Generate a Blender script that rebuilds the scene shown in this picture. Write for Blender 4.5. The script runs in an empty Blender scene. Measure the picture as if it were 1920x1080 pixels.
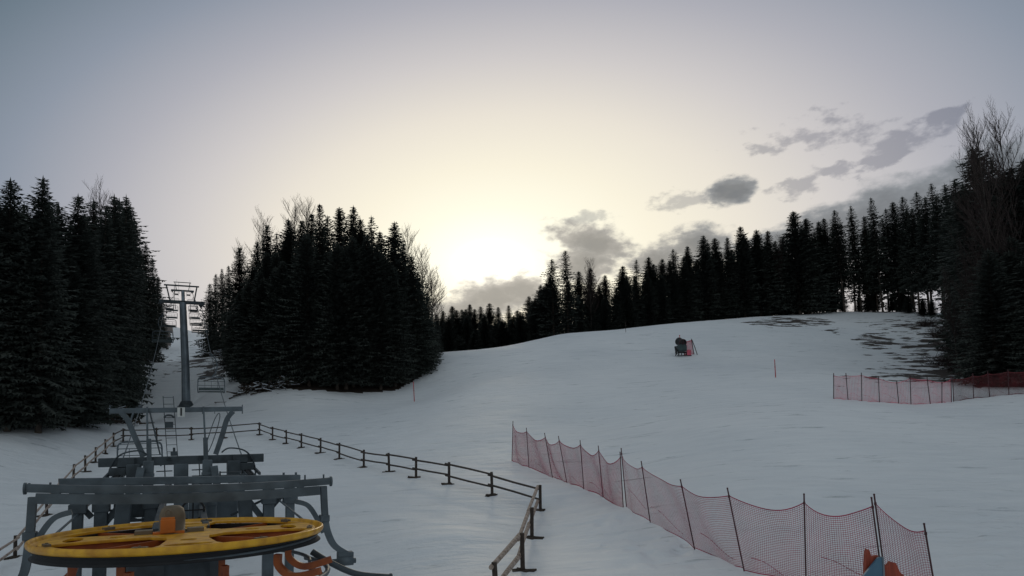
import bpy, bmesh, math, random
import numpy as np
from mathutils import Vector, Matrix, Euler
random.seed(7); np.random.seed(7)
scn = bpy.context.scene
COL = scn.collection
PI = math.pi

# ------------------------------------------------------------------ camera
FPX = 1200.0; CX = 960.0; CY = 753.0          # focal length and principal point in photo pixels
pitch = math.radians(3); roll = math.radians(1.5)
CAM = Vector((0, 0, 4.2))
Fv = Vector((0, math.cos(pitch), math.sin(pitch)))
R0 = Vector((1, 0, 0)); U0 = Vector((0, -math.sin(pitch), math.cos(pitch)))
Rv = R0*math.cos(roll) - U0*math.sin(roll)
Uv = U0*math.cos(roll) + R0*math.sin(roll)
cd = bpy.data.cameras.new('camera'); cam = bpy.data.objects.new('camera', cd); COL.objects.link(cam)
cam.matrix_world = Matrix(((Rv.x, Uv.x, -Fv.x, CAM.x), (Rv.y, Uv.y, -Fv.y, CAM.y), (Rv.z, Uv.z, -Fv.z, CAM.z), (0, 0, 0, 1)))
cd.sensor_width = 36; cd.lens = FPX/1920*36; cd.shift_y = (CY-540)/1920
cd.clip_start = 0.1; cd.clip_end = 5000
scn.camera = cam

def P(px, py, d):
    return CAM + (Fv + Rv*((px-CX)/FPX) + Uv*((CY-py)/FPX))*d
def pix(w):
    v = Vector(w) - CAM; d = v.dot(Fv)
    return CX + FPX*v.dot(Rv)/d, CY - FPX*v.dot(Uv)/d, d

# ------------------------------------------------------------------ materials
def nodes_of(m):
    m.use_nodes = True
    return m.node_tree.nodes, m.node_tree.links
def mat(name, col, rough=0.7, metal=0.0, var=0.25, scale=3.0, bump=0.0, col2=None, stretch=(1, 1, 1), transl=0.0):
    m = bpy.data.materials.new(name); N, Lk = nodes_of(m)
    b = N['Principled BSDF']; b.inputs['Roughness'].default_value = rough; b.inputs['Metallic'].default_value = metal
    tc = N.new('ShaderNodeTexCoord'); mp = N.new('ShaderNodeMapping'); mp.inputs['Scale'].default_value = stretch
    Lk.new(tc.outputs['Object'], mp.inputs['Vector'])
    nz = N.new('ShaderNodeTexNoise'); nz.inputs['Scale'].default_value = scale; nz.inputs['Detail'].default_value = 5
    Lk.new(mp.outputs[0], nz.inputs['Vector'])
    cr = N.new('ShaderNodeValToRGB'); e = cr.color_ramp.elements
    c2 = col2 if col2 else tuple(c*(1-var) for c in col)
    e[0].position = .35; e[0].color = (*c2, 1)
    e[1].position = .65; e[1].color = (*(tuple(c*(1+var) for c in col) if not col2 else col), 1)
    Lk.new(nz.outputs['Fac'], cr.inputs[0]); Lk.new(cr.outputs[0], b.inputs['Base Color'])
    if bump:
        bp = N.new('ShaderNodeBump'); bp.inputs['Strength'].default_value = bump; bp.inputs['Distance'].default_value = .02
        Lk.new(nz.outputs['Fac'], bp.inputs['Height']); Lk.new(bp.outputs[0], b.inputs['Normal'])
    return m
M = {
 'steel': mat('galvanised_steel', (.10, .125, .145), .55, .35, .25, 2.5, .1),
 'steel_dark': mat('dark_steel', (.055, .07, .082), .6, .3, .3, 2.5, .1),
 'steel_light': mat('light_steel', (.20, .24, .28), .45, .4, .2, 1.2),
 'yellow': mat('yellow_paint', (.78, .42, .02), .42, 0, .12, 5, .15, col2=(.50, .23, .012)),
 'orange': mat('orange_paint', (.42, .11, .02), .5, 0, .12, 3, .1, col2=(.24, .055, .015)),
 'orange_bright': mat('bright_orange_paint', (.52, .14, .012), .5, 0, .15, 4, .1),
 'rubber': mat('black_rubber', (.016, .017, .02), .8, 0, .2, 4),
 'casing': mat('beige_casing', (.15, .115, .075), .6, 0, .2, 5, .1),
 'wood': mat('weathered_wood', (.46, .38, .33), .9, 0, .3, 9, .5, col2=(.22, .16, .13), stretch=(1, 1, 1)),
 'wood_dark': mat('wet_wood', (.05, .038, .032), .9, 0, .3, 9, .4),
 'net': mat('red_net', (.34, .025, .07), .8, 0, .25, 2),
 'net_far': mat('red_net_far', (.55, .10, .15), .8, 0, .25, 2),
 'net_shade': mat('shade_toned_red_net', (.12, .015, .02), .8, 0, .4, 1.5),  # red netting with the shade among the trunks put into its colour
 'pole': mat('red_black_pole', (.055, .012, .018), .6, 0, .3, 1.2),
 'pole_red': mat('bright_red_pole', (.45, .04, .05), .6, 0, .3, 1.2),
 'spruce': mat('spruce_needles', (.046, .056, .048), .9, 0, .35, .35, 0, col2=(.030, .038, .033)),
 'bark': mat('bark', (.07, .055, .045), .95, 0, .3, 3, .4),
 'birch': mat('birch_bark', (.07, .062, .055), .9, 0, .3, 2, .2, col2=(.03, .025, .022)),
 'twig': mat('brown_twigs', (.028, .018, .017), .95, 0, .3, 3),
 'rock': mat('bark_debris', (.05, .038, .03), .95, 0, .3, 3, .4),
 'blue': mat('blue_board', (.07, .16, .24), .5, 0, .15, 2),
 'orange_mesh': mat('orange_fabric', (.30, .055, .03), .75, 0, .2, 4, .2, stretch=(6, 6, .6)),
 'white': mat('white_plate', (.55, .57, .56), .5, 0, .08, 3),
 'black': mat('black_paint', (.012, .012, .014), .6, 0, .1, 3),
 'cannon': mat('cannon_green', (.045, .075, .08), .5, .1, .2, 2),
 'seat': mat('chair_seat', (.05, .07, .075), .7, 0, .2, 2),
 'snowcap': mat('snow_clump', (.66, .72, .80), .7, 0, .06, 3, .3),
}

# ------------------------------------------------------------------ mesh helper
class MB:
    def __init__(s): s.v = []; s.f = []; s.sm = []
    def add(s, vs, fs, smooth=False):
        n = len(s.v); s.v += [tuple(q) for q in vs]
        s.f += [tuple(i+n for i in f) for f in fs]; s.sm += [smooth]*len(fs)
    def box(s, c, d, rot=None):
        c = Vector(c); R = rot.to_matrix() if rot else Matrix.Identity(3)
        b = min(d)*.06
        vs = []
        # bevelled box: 24 verts (three per corner)
        for sx in (-1, 1):
            for sy in (-1, 1):
                for sz in (-1, 1):
                    h = (d[0]/2, d[1]/2, d[2]/2)
                    vs += [c+R@Vector((sx*h[0], sy*(h[1]-b), sz*(h[2]-b))), c+R@Vector((sx*(h[0]-b), sy*h[1], sz*(h[2]-b))), c+R@Vector((sx*(h[0]-b), sy*(h[1]-b), sz*h[2]))]
        bm = bmesh.new()
        for q in vs: bm.verts.new(q)
        bmesh.ops.convex_hull(bm, input=bm.verts)
        bmesh.ops.dissolve_limit(bm, angle_limit=.01, verts=bm.verts, edges=bm.edges)
        bm.verts.index_update()
        s.add([q.co.copy() for q in bm.verts], [[q.index for q in f.verts] for f in bm.faces]); bm.free()
    def beam(s, a, b, w, h, up=(0, 0, 1)):
        a = Vector(a); b = Vector(b); d = b-a; L = d.length; d.normalize()
        u = Vector(up)
        if abs(d.dot(u)) > .98: u = Vector((0, 1, 0))
        x = d.cross(u).normalized(); z = x.cross(d).normalized()
        c = (a+b)/2; R = Matrix((x, d, z)).transposed()
        s.box(c, (w, L, h), R.to_quaternion())
    def tube(s, pts, r, n=8, r2=None, cap=True, closed=False):
        pts = [Vector(q) for q in pts]; m = len(pts); rings = []; prev = None
        for i, q in enumerate(pts):
            if closed: t = pts[(i+1) % m]-pts[i-1]
            else: t = pts[min(i+1, m-1)]-pts[max(i-1, 0)]
            t.normalize()
            if prev is None:
                u = Vector((0, 0, 1)) if abs(t.z) < .9 else Vector((1, 0, 0)); x = t.cross(u).normalized()
            else: x = (prev - t*prev.dot(t)).normalized()
            prev = x; y = t.cross(x)
            rr = r if r2 is None else r+(r2-r)*i/(m-1)
            rings.append([q+(x*math.cos(2*PI*k/n)+y*math.sin(2*PI*k/n))*rr for k in range(n)])
        vs = [v for g in rings for v in g]; fs = []
        for i in range(m if closed else m-1):
            j = (i+1) % m
            for k in range(n): fs.append((i*n+k, i*n+(k+1) % n, j*n+(k+1) % n, j*n+k))
        s.add(vs, fs, n > 4)
        if cap and not closed:
            s.add(rings[0], [tuple(range(n))[::-1]]); s.add(rings[-1], [tuple(range(n))])
    def lathe(s, prof, c=(0, 0, 0), n=48, axis='z', smooth=True):
        c = Vector(c); vs = []; m = len(prof)
        for k in range(n):
            a = 2*PI*k/n
            for (r, h) in prof:
                if axis == 'z': q = Vector((r*math.cos(a), r*math.sin(a), h))
                elif axis == 'x': q = Vector((h, r*math.cos(a), r*math.sin(a)))
                else: q = Vector((r*math.cos(a), h, r*math.sin(a)))
                vs.append(c+q)
        fs = []
        for k in range(n):
            k2 = (k+1) % n
            for i in range(m-1): fs.append((k*m+i, k2*m+i, k2*m+i+1, k*m+i+1))
        s.add(vs, fs, smooth)
    def build(s, name, m, parent=None, label=None):
        me = bpy.data.meshes.new(name); me.from_pydata(s.v, [], s.f); me.update()
        me.polygons.foreach_set('use_smooth', s.sm)
        if isinstance(m, (list, tuple)):
            for q in m: me.materials.append(q)
        else: me.materials.append(m)
        o = bpy.data.objects.new(name, me); COL.objects.link(o)
        if parent: o.parent = parent
        if label: o['label'] = label
        return o
def smooth_pts(pts, n=6):
    pts = [Vector(q) for q in pts]; out = []
    for i in range(len(pts)-1):
        p0 = pts[max(i-1, 0)]; p1 = pts[i]; p2 = pts[i+1]; p3 = pts[min(i+2, len(pts)-1)]
        for k in range(n):
            t = k/n
            out.append(.5*((2*p1)+(p2-p0)*t+(2*p0-5*p1+4*p2-p3)*t*t+(3*p1-p0-3*p2+p3)*t**3))
    out.append(pts[-1]); return out
def tag(o, label=None, cat=None, group=None, kind=None):
    if label: o['label'] = label
    if cat: o['category'] = cat
    if group: o['group'] = group
    if kind: o['kind'] = kind
    return o
def thing(name, label, cat, loc=(0, 0, 0), rz=0, group=None, rot=None):
    o = bpy.data.objects.new(name, None); COL.objects.link(o); o.location = loc
    o.rotation_euler = rot if rot else (0, 0, rz); o.empty_display_size = .3
    return tag(o, label, cat, group)
def dup(src, label=None, group=None):
    r = src.copy(); COL.objects.link(r)
    if label: r['label'] = label
    if group: r['group'] = group
    for ch in list(src.children):
        c = ch.copy(); COL.objects.link(c); c.parent = r
        for g in list(ch.children):
            d = g.copy(); COL.objects.link(d); d.parent = c
    return r

# ------------------------------------------------------------------ terrain
ctrl = [  # photo column, photo row, distance in metres
 (0,1075,21),(28,1043,24),(60,1000,27),(88,966,30),(137,908,36),(179,869,42),(213,840,47),(231,828,50),
 (300,950,27),(420,900,32),(294,828,50),(359,825,51),(420,824,51),(487,816,52),(537,833,48),(565,841,45),(601,850,43),(636,861,40),(682,877,37),
 (730,888,34),(780,897,32),(842,910,30),(923,930,28),(1013,956,26),(997,1010,21.4),(980,1070,17.4),(700,1070,19),(700,950,26),(850,1000,21),
 (560,960,26),(1200,1078,16),(1303,1040,17.8),(1395,1078,15.5),(1173,962,23),(1060,910,29),(960,870,35),
 (1510,1105,14),(1655,1130,13),(1748,1140,12.6),(1900,1070,15),(1900,900,26),(1900,800,38),(1918,742,48),(1830,748,48),(1700,757,47),(1563,748,48),
 (1400,900,26),(1600,900,26),(1400,800,37),(1400,700,63),(1278,668,80),(1278,607,106),(1500,597,114),(1600,598,114),(1750,603,104),(1840,640,88),(1800,700,64),(1650,660,80),
 (1050,627,102),(1150,619,104),(940,650,94),(830,666,87),(800,712,79),(775,753,70),(640,744,71),(560,739,71),(460,738,73),(435,702,86),(400,668,105),
 (348,762,82),(345,700,112),(348,658,160),(342,617,225),(320,650,165),(300,665,130),(270,695,108),(212,747,84),(200,792,58),(140,810,48),(45,812,45),(0,822,43),
 (560,790,57),(900,800,46),(900,720,68),(1100,900,31),(1100,800,46),(1100,700,70),(700,790,55),(420,770,70)]
wp = [tuple(P(*c)) for c in ctrl]
for (x, y, z) in [(-5,8,.15),(-9,20,.05),(-6,15,.05),(0,0,.0),(8,2,.1),(-15,5,-.3),(15,5,.3),(-30,-20,-2),(30,-20,-1),(0,-60,-3),(-80,-60,-8),(80,-60,-4),
                  (-60,20,3),(-80,60,14),(-100,110,28),(-140,200,52),(60,30,3),(90,60,12),(120,100,17),(60,150,18),(-60,160,32),
                  (60,260,10),(0,260,14),(160,200,12),(-130,300,45),(-250,150,45),(-250,-50,0),(250,0,5),(250,200,12),(0,500,0),(300,500,0),(-300,500,30),(-60,110,14),(-70,120,18)]+[tuple(P(*q)) for q in [(840,700,112),(900,690,118),(1000,665,126),(1080,650,130),(1200,640,135),(1350,628,140),(1500,620,142),(1650,620,142)]]:
    wp.append((x, y, z))
wp = np.array(wp)
SC = 60.0
XY = wp[:, :2]/SC; n = len(XY)
def Uf(r2): return np.where(r2 > 1e-12, .5*r2*np.log(np.maximum(r2, 1e-12)), 0)
K = Uf(((XY[:, None]-XY[None])**2).sum(-1)); lam = 2e-4
A = np.zeros((n+3, n+3)); A[:n, :n] = K+lam*np.eye(n); A[:n, n] = 1; A[:n, n+1:] = XY; A[n, :n] = 1; A[n+1:, :n] = XY.T
sol = np.linalg.solve(A, np.concatenate([wp[:, 2], [0, 0, 0]]))
def H(x, y):
    q = np.stack([np.atleast_1d(x), np.atleast_1d(y)], -1).astype(float)/SC
    out = np.empty(len(q))
    for i in range(0, len(q), 4000):
        b = q[i:i+4000]
        out[i:i+4000] = Uf(((b[:, None]-XY[None])**2).sum(-1))@sol[:n]+sol[n]+b@sol[n+1:]
    return out
def vnoise(x, y, s, seed):
    x = x/s+seed*17.3; y = y/s-seed*9.1
    xi = np.floor(x); yi = np.floor(y); fx = x-xi; fy = y-yi; fx = fx*fx*(3-2*fx); fy = fy*fy*(3-2*fy)
    h = lambda a, b: np.modf(np.abs(np.sin(a*127.1+b*311.7+seed)*43758.5453))[0]
    return (h(xi, yi)*(1-fx)+h(xi+1, yi)*fx)*(1-fy)+(h(xi, yi+1)*(1-fx)+h(xi+1, yi+1)*fx)*fy-.5
def Hn(x, y):
    x = np.atleast_1d(np.asarray(x, float)); y = np.atleast_1d(np.asarray(y, float)); d = np.hypot(x, y)
    fade = np.clip(1.2-d/200, .2, 1)
    return H(x, y)+fade*(vnoise(x, y, 7, 1)*.10+vnoise(x, y, 2.2, 2)*.08+vnoise(x, y, .8, 3)*.04)
def hz(x, y): return float(Hn(x, y)[0])

angs = np.concatenate([np.linspace(-180, -48, 40, endpoint=False), np.linspace(-48, 48, 620, endpoint=False), np.linspace(48, 180, 40)])
rads = np.concatenate([[0.5], np.geomspace(3, 30, 230)[:-1], np.geomspace(30, 130, 240)[:-1], np.geomspace(130, 700, 60)])
AA, RR = np.meshgrid(np.radians(angs), rads, indexing='ij')
gx = (np.sin(AA)*RR).ravel(); gy = (np.cos(AA)*RR).ravel(); gz = Hn(gx, gy)
# trampled snow by the net and along the fence paths
V = np.stack([gx, gy, gz-CAM.z], -1)
dep = V@np.array(Fv); ok = dep > 1
ppx = np.where(ok, CX+FPX*(V@np.array(Rv))/np.maximum(dep, 1), -999); ppy = np.where(ok, CY-FPX*(V@np.array(Uv))/np.maximum(dep, 1), -999)
def blob(cx, cy, rx, ry, soft=1.0):
    return np.clip((1-np.hypot((ppx-cx)/rx, (ppy-cy)/ry))/soft, 0, 1)
tramp = np.maximum.reduce([blob(1230, 1035, 150, 45), blob(1150, 985, 60, 40), blob(1850, 1000, 90, 120)*.5, blob(660, 810, 180, 40)*.4, blob(950, 850, 120, 40)*.3, blob(400, 1060, 90, 40), blob(180, 1060, 90, 40), blob(1450, 1075, 120, 30), blob(1040, 940, 40, 30)])
gz = gz+tramp*(np.clip(vnoise(gx, gy, .45, 5), -.5, .1)*.34+np.clip(vnoise(gx, gy, .9, 6), -.5, 0)*.16)
def interp(x, pts): return np.interp(x, [p[0] for p in pts], [p[1] for p in pts])
# where the ground shows bare earth, needles and debris (1 = fully bare)
bare = np.zeros(len(gx))
fl = [(-60,44),(0,46),(60,48),(140,50),(200,64),(212,85),(270,110),(320,165),(330,240)]
bare = np.where((ppx < 330) & (dep > interp(ppx, fl)), 1, bare)
fm = [(380,150),(420,105),(438,88),(460,74.5),(560,72.5),(640,72.5),(740,75),(790,80),(820,88),(830,95)]
bare = np.where((ppx > 385) & (ppx < 828) & (dep > interp(ppx, fm)), 1, bare)
bare = np.where((ppx > 820) & (ppx < 1760) & (dep > interp(ppx, [(820,108),(1050,116),(1280,120),(1500,126),(1760,118)])), 1, bare)
rb = np.clip((ppx-1560)/330, 0, 1)*np.clip((dep-50)/10, 0, 1)*np.clip((ppy-590)/15, 0, 1)
bare = np.maximum(bare, (.40*np.clip((ppx-1480)/160, 0, 1)+.56*rb**1.2)*np.clip((dep-50)/8, 0, 1)*(ppx > 1480))
bare = np.where(ppx > 1815, np.maximum(bare, np.clip((dep-51+3*vnoise(gx, gy, 1.5, 9))/3, 0, 1)*np.clip((ppx-1815)/25, 0, 1)), bare)
bare = np.maximum.reduce([bare, blob(1480, 604, 130, 16, .5)*.66, blob(1640, 640, 75, 34, .6)*.66, blob(1590, 715, 60, 30)*.60, blob(1560, 625, 70, 24)*.62, blob(1770, 670, 130, 70, .7)*.68,
                          blob(395, 685, 75, 60, .6)*.62, blob(330, 690, 60, 50, .5)*.52, blob(345, 640, 40, 40)*.6, blob(260, 715, 30, 30)*.75, blob(190, 790, 70, 22)*.8, blob(500, 733, 90, 16)*.8,
                          blob(1480, 700, 60, 12)*.4])
na, nr = len(angs), len(rads)
idx = np.arange(na*nr).reshape(na, nr)
F4 = np.stack([idx[:-1, :-1], idx[1:, :-1], idx[1:, 1:], idx[:-1, 1:]], -1).reshape(-1, 4)
me = bpy.data.meshes.new('snow_ground')
me.vertices.add(na*nr); me.vertices.foreach_set('co', np.stack([gx, gy, gz], -1).ravel())
me.loops.add(F4.size); me.loops.foreach_set('vertex_index', F4[:, ::-1].ravel())
me.polygons.add(len(F4)); me.polygons.foreach_set('loop_start', np.arange(0, F4.size, 4)); me.polygons.foreach_set('loop_total', np.full(len(F4), 4))
me.polygons.foreach_set('use_smooth', np.ones(len(F4), bool)); me.update(); me.validate()
for nm, arr in (('bare', bare), ('tramp', tramp)):
    at = me.attributes.new(nm, 'FLOAT', 'POINT'); at.data.foreach_set('value', arr.astype(np.float32))
ground = bpy.data.objects.new('snow_ground', me); COL.objects.link(ground); ground['kind'] = 'structure'

def ground_mat():
    m = bpy.data.materials.new('snow'); N, Lk = nodes_of(m); b = N['Principled BSDF']
    b.inputs['Roughness'].default_value = .65
    tc = N.new('ShaderNodeTexCoord')
    def noise(scale, det, stretch=(1, 1, 1), rough=.5):
        mp = N.new('ShaderNodeMapping'); mp.inputs['Scale'].default_value = stretch
        nz = N.new('ShaderNodeTexNoise'); nz.inputs['Scale'].default_value = scale; nz.inputs['Detail'].default_value = det; nz.inputs['Roughness'].default_value = rough
        Lk.new(tc.outputs['Object'], mp.inputs[0]); Lk.new(mp.outputs[0], nz.inputs['Vector']); return nz.outputs['Fac']
    def math_(op, a, b_=None, c=None):
        q = N.new('ShaderNodeMath'); q.operation = op
        for i, v in enumerate((a, b_, c)):
            if v is None: continue
            if isinstance(v, (int, float)): q.inputs[i].default_value = v
            else: Lk.new(v, q.inputs[i])
        return q.outputs[0]
    def ss(x, a, b_):
        q = N.new('ShaderNodeMapRange'); q.interpolation_type = 'SMOOTHSTEP'
        q.inputs['From Min'].default_value = a; q.inputs['From Max'].default_value = b_; Lk.new(x, q.inputs['Value']); return q.outputs[0]
    at = N.new('ShaderNodeAttribute'); at.attribute_name = 'bare'
    tr = N.new('ShaderNodeAttribute'); tr.attribute_name = 'tramp'
    n1 = noise(.42, 10, (.75, 1.15, 3), .66)
    th = math_('ADD', n1, math_('MULTIPLY', at.outputs['Fac'], .50))
    barem = ss(th, .805, .83)
    full = ss(at.outputs['Fac'], .93, .98)
    barem = math_('MAXIMUM', barem, full)
    # snow tone: faint dirty bands and old tracks
    n2 = noise(.08, 5); n3 = noise(1.2, 6, (.35, 1.6, 1)); n4 = noise(9, 4)
    cr = N.new('ShaderNodeValToRGB'); e = cr.color_ramp.elements
    e[0].position = .3; e[0].color = (.67, .71, .76, 1); e[1].position = .7; e[1].color = (.84, .865, .90, 1)
    Lk.new(math_('ADD', math_('MULTIPLY', n2, .6), math_('MULTIPLY', n3, .4)), cr.inputs[0])
    # thin dark streaks
    st = ss(noise(.9, 9, (.30, 1.7, 1), .74), .575, .68)
    mx0 = N.new('ShaderNodeMixRGB'); mx0.inputs[2].default_value = (.30, .34, .37, 1); Lk.new(math_('MULTIPLY', st, .75), mx0.inputs[0]); Lk.new(cr.outputs[0], mx0.inputs[1])
    mx = N.new('ShaderNodeMixRGB'); dc = N.new('ShaderNodeValToRGB'); e = dc.color_ramp.elements
    e[0].color = (.022, .018, .015, 1); e[1].color = (.06, .04, .032, 1); Lk.new(n4, dc.inputs[0])
    Lk.new(barem, mx.inputs[0]); Lk.new(mx0.outputs[0], mx.inputs[1]); Lk.new(dc.outputs[0], mx.inputs[2]); Lk.new(mx.outputs[0], b.inputs['Base Color'])
    hgt = math_('ADD', math_('MULTIPLY', n3, .8), math_('MULTIPLY', n4, .12))
    hgt = math_('ADD', hgt, math_('MULTIPLY', noise(3.2, 5), .25))
    hgt = math_('ADD', hgt, math_('MULTIPLY', noise(.45, 4, (.5, 1.6, 1), .7), 1.2))
    vo = N.new('ShaderNodeTexVoronoi'); vo.inputs['Scale'].default_value = 1.7; Lk.new(tc.outputs['Object'], vo.inputs['Vector'])
    foot = math_('MULTIPLY', ss(vo.outputs['Distance'], .32, .12), ss(noise(.35, 3), .50, .56))
    foot = math_('MULTIPLY', foot, math_('MULTIPLY', tr.outputs['Fac'], 3.5))
    hgt = math_('SUBTRACT', hgt, math_('MULTIPLY', foot, .45))
    hgt = math_('SUBTRACT', hgt, math_('MULTIPLY', barem, .5))
    bp = N.new('ShaderNodeBump'); bp.inputs['Strength'].default_value = .45; bp.inputs['Distance'].default_value = .22
    Lk.new(hgt, bp.inputs['Height']); Lk.new(bp.outputs[0], b.inputs['Normal'])
    return m
me.materials.append(ground_mat())

# ------------------------------------------------------------------ world: dusk sky with glow and clouds
SUN_PX = (915, 495)
sd = (P(*SUN_PX, 1)-CAM).normalized()
sun_el = math.asin(sd.z); sun_az = math.atan2(sd.x, sd.y)
def make_world():
    w = bpy.data.worlds.new('World'); scn.world = w; w.use_nodes = True
    N = w.node_tree.nodes; Lk = w.node_tree.links; bg = N['Background']
    def mth(op, *a):
        q = N.new('ShaderNodeMath'); q.operation = op
        for i, v in enumerate(a):
            if isinstance(v, (int, float)): q.inputs[i].default_value = v
            else: Lk.new(v, q.inputs[i])
        return q.outputs[0]
    def ss(x, a, b, lo=0, hi=1):
        q = N.new('ShaderNodeMapRange'); q.interpolation_type = 'SMOOTHSTEP'
        for k, v in (('From Min', a), ('From Max', b), ('To Min', lo), ('To Max', hi)): q.inputs[k].default_value = v
        Lk.new(x, q.inputs['Value']); return q.outputs[0]
    tc = N.new('ShaderNodeTexCoord'); sp = N.new('ShaderNodeSeparateXYZ'); Lk.new(tc.outputs['Generated'], sp.inputs[0])
    az = mth('SUBTRACT', mth('ARCTAN2', sp.outputs[0], sp.outputs[1]), sun_az)
    el = mth('ARCSINE', sp.outputs[2])
    azd = mth('MULTIPLY', az, 57.2958); eld = mth('SUBTRACT', mth('MULTIPLY', el, 57.2958), math.degrees(sun_el))
    s = mth('SQRT', mth('ADD', mth('POWER', mth('MULTIPLY', azd, .58), 2.0), mth('POWER', eld, 2.0)))
    s = mth('MAXIMUM', mth('SUBTRACT', s, mth('MULTIPLY', azd, .06)), 0.0)
    azabs = mth('ABSOLUTE', azd)
    s2 = mth('POWER', mth('MULTIPLY', mth('ABSOLUTE', azd), .58), 2.0)
    cr = N.new('ShaderNodeValToRGB'); e = cr.color_ramp.elements
    stops = [(0, (1.45, 1.43, 1.27)), (2.4, (1.10, 1.08, .92)), (4.8, (.98, .95, .78)), (8, (.91, .855, .70)), (12, (.79, .735, .645)), (16, (.60, .57, .565)), (20, (.41, .41, .455)), (24, (.25, .285, .35)), (28, (.135, .18, .225)), (33, (.075, .11, .145)), (50, (.22, .25, .275)), (90, (.37, .405, .42)), (120, (.26, .295, .31))]
    mxs = 120.0
    e[0].position = 0; e[0].color = (*stops[0][1], 1); e[1].position = 1; e[1].color = (*stops[-1][1], 1)
    for p_, c in stops[1:-1]:
        k = e.new(p_/mxs); k.color = (*c, 1)
    Lk.new(mth('DIVIDE', s, mxs), cr.inputs[0])
    # physical sky adds its own soft gradient
    sky = N.new('ShaderNodeTexSky'); sky.sky_type = 'NISHITA'; sky.sun_disc = False
    sky.sun_elevation = math.radians(4); sky.sun_rotation = sun_az
    ad = N.new('ShaderNodeMixRGB'); ad.blend_type = 'ADD'; ad.inputs[0].default_value = .012
    Lk.new(cr.outputs[0], ad.inputs[1]); Lk.new(sky.outputs[0], ad.inputs[2])
    # clouds in (azimuth, elevation) of the sky, warped by noise
    nz = N.new('ShaderNodeTexNoise'); nz.inputs['Scale'].default_value = 15; nz.inputs['Detail'].default_value = 9; nz.inputs['Roughness'].default_value = .62
    mp = N.new('ShaderNodeMapping'); mp.inputs['Scale'].default_value = (1, 1, 1.9); Lk.new(tc.outputs['Generated'], mp.inputs[0]); Lk.new(mp.outputs[0], nz.inputs['Vector'])
    nz2 = N.new('ShaderNodeTexNoise'); nz2.inputs['Scale'].default_value = 48; nz2.inputs['Detail'].default_value = 6; Lk.new(mp.outputs[0], nz2.inputs['Vector'])
    nn = mth('ADD', mth('MULTIPLY', mth('SUBTRACT', nz.outputs['Fac'], .5), 5.6), mth('MULTIPLY', mth('SUBTRACT', nz2.outputs['Fac'], .5), 3.2))
    azr = mth('MULTIPLY', azd, 1.0); eabs = mth('MULTIPLY', el, 57.2958)
    def cloud(px, py, rx, ry, rot=0, amp=.55):
        d = (P(px, py, 1)-CAM).normalized(); a0 = math.degrees(math.atan2(d.x, d.y)-sun_az); e0 = math.degrees(math.asin(d.z))
        k = 57.3/1200*math.cos(math.radians(a0))**1.0
        du = mth('DIVIDE', mth('SUBTRACT', azr, a0), rx*k); dv = mth('DIVIDE', mth('SUBTRACT', eabs, e0), ry*k)
        if rot:
            dv = mth('SUBTRACT', dv, mth('MULTIPLY', du, math.tan(rot)*rx/ry))
        dd = mth('SQRT', mth('ADD', mth('POWER', mth('ABSOLUTE', du), 2.0), mth('POWER', mth('ABSOLUTE', dv), 2.0)))
        return mth('ADD', mth('SUBTRACT', 1.0, dd), mth('MULTIPLY', nn, amp))
    _c = cloud
    def cloud(px, py, rx, ry, rot=0, amp=.55): return _c(px, py, rx, ry, rot, amp*SC_)
    def union(l):
        a = l[0]
        for b in l[1:]: a = mth('MAXIMUM', a, b)
        return a
    SC_ = .62
    dense = union([cloud(930, 560, 120, 42, .12, .4), cloud(985, 545, 60, 42, 0, .4), cloud(860, 585, 90, 28, 0, .35), cloud(1120, 455, 110, 42, -.3, .4), cloud(1100, 500, 90, 50, 0, .4),
                   cloud(1310, 460, 95, 42, 0, .4), cloud(1235, 490, 80, 40, 0, .4), cloud(1372, 358, 62, 30, .15, .45), cloud(1480, 450, 120, 28, 0, .4),
                   cloud(1540, 430, 120, 48, .2, .34), cloud(1630, 415, 130, 75, .25, .32), cloud(1720, 400, 150, 85, .2, .32), cloud(1840, 360, 130, 100, .25, .36)])
    SC_ = 1.0
    thin = union([cloud(1530, 252, 125, 36, -.05, .6), cloud(1690, 268, 90, 30, .05, .6), cloud(1765, 222, 50, 18, 0, .7), cloud(1500, 345, 70, 22, 0, .75), cloud(1560, 320, 60, 14, 0, .7),
                  cloud(1285, 378, 80, 20, -.05, .6), cloud(1090, 412, 60, 16, 0, .6), cloud(1430, 275, 40, 18, 0, .7), cloud(1640, 300, 140, 14, 0, .8)])
    md = mth('MULTIPLY', ss(dense, .02, .50), .93); mt = mth('MULTIPLY', ss(thin, .02, .75), .72)
    front = ss(sp.outputs[1], .05, .25)
    # cloud colour: grey, brighter and warmer near the sun, darker inside
    cc = N.new('ShaderNodeValToRGB'); e = cc.color_ramp.elements
    e[0].position = 0; e[0].color = (.50, .46, .40, 1); e[1].position = .32; e[1].color = (.165, .19, .22, 1)
    q = e.new(.07); q.color = (.34, .325, .30, 1); q = e.new(.15); q.color = (.225, .235, .245, 1)
    Lk.new(mth('ADD', mth('DIVIDE', s, 85.0), mth('MULTIPLY', mth('SUBTRACT', nz.outputs['Fac'], .5), .10)), cc.inputs[0])
    edge = ss(dense, .1, .9, 1.35, .85)
    ce = N.new('ShaderNodeMixRGB'); ce.blend_type = 'MULTIPLY'; ce.inputs[0].default_value = 1; Lk.new(cc.outputs[0], ce.inputs[1])
    cb = N.new('ShaderNodeCombineXYZ'); [Lk.new(edge, cb.inputs[i]) for i in range(3)]; Lk.new(cb.outputs[0], ce.inputs[2])
    m1 = N.new('ShaderNodeMixRGB'); Lk.new(mth('MULTIPLY', mt, front), m1.inputs[0]); Lk.new(ad.outputs[0], m1.inputs[1])
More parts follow.
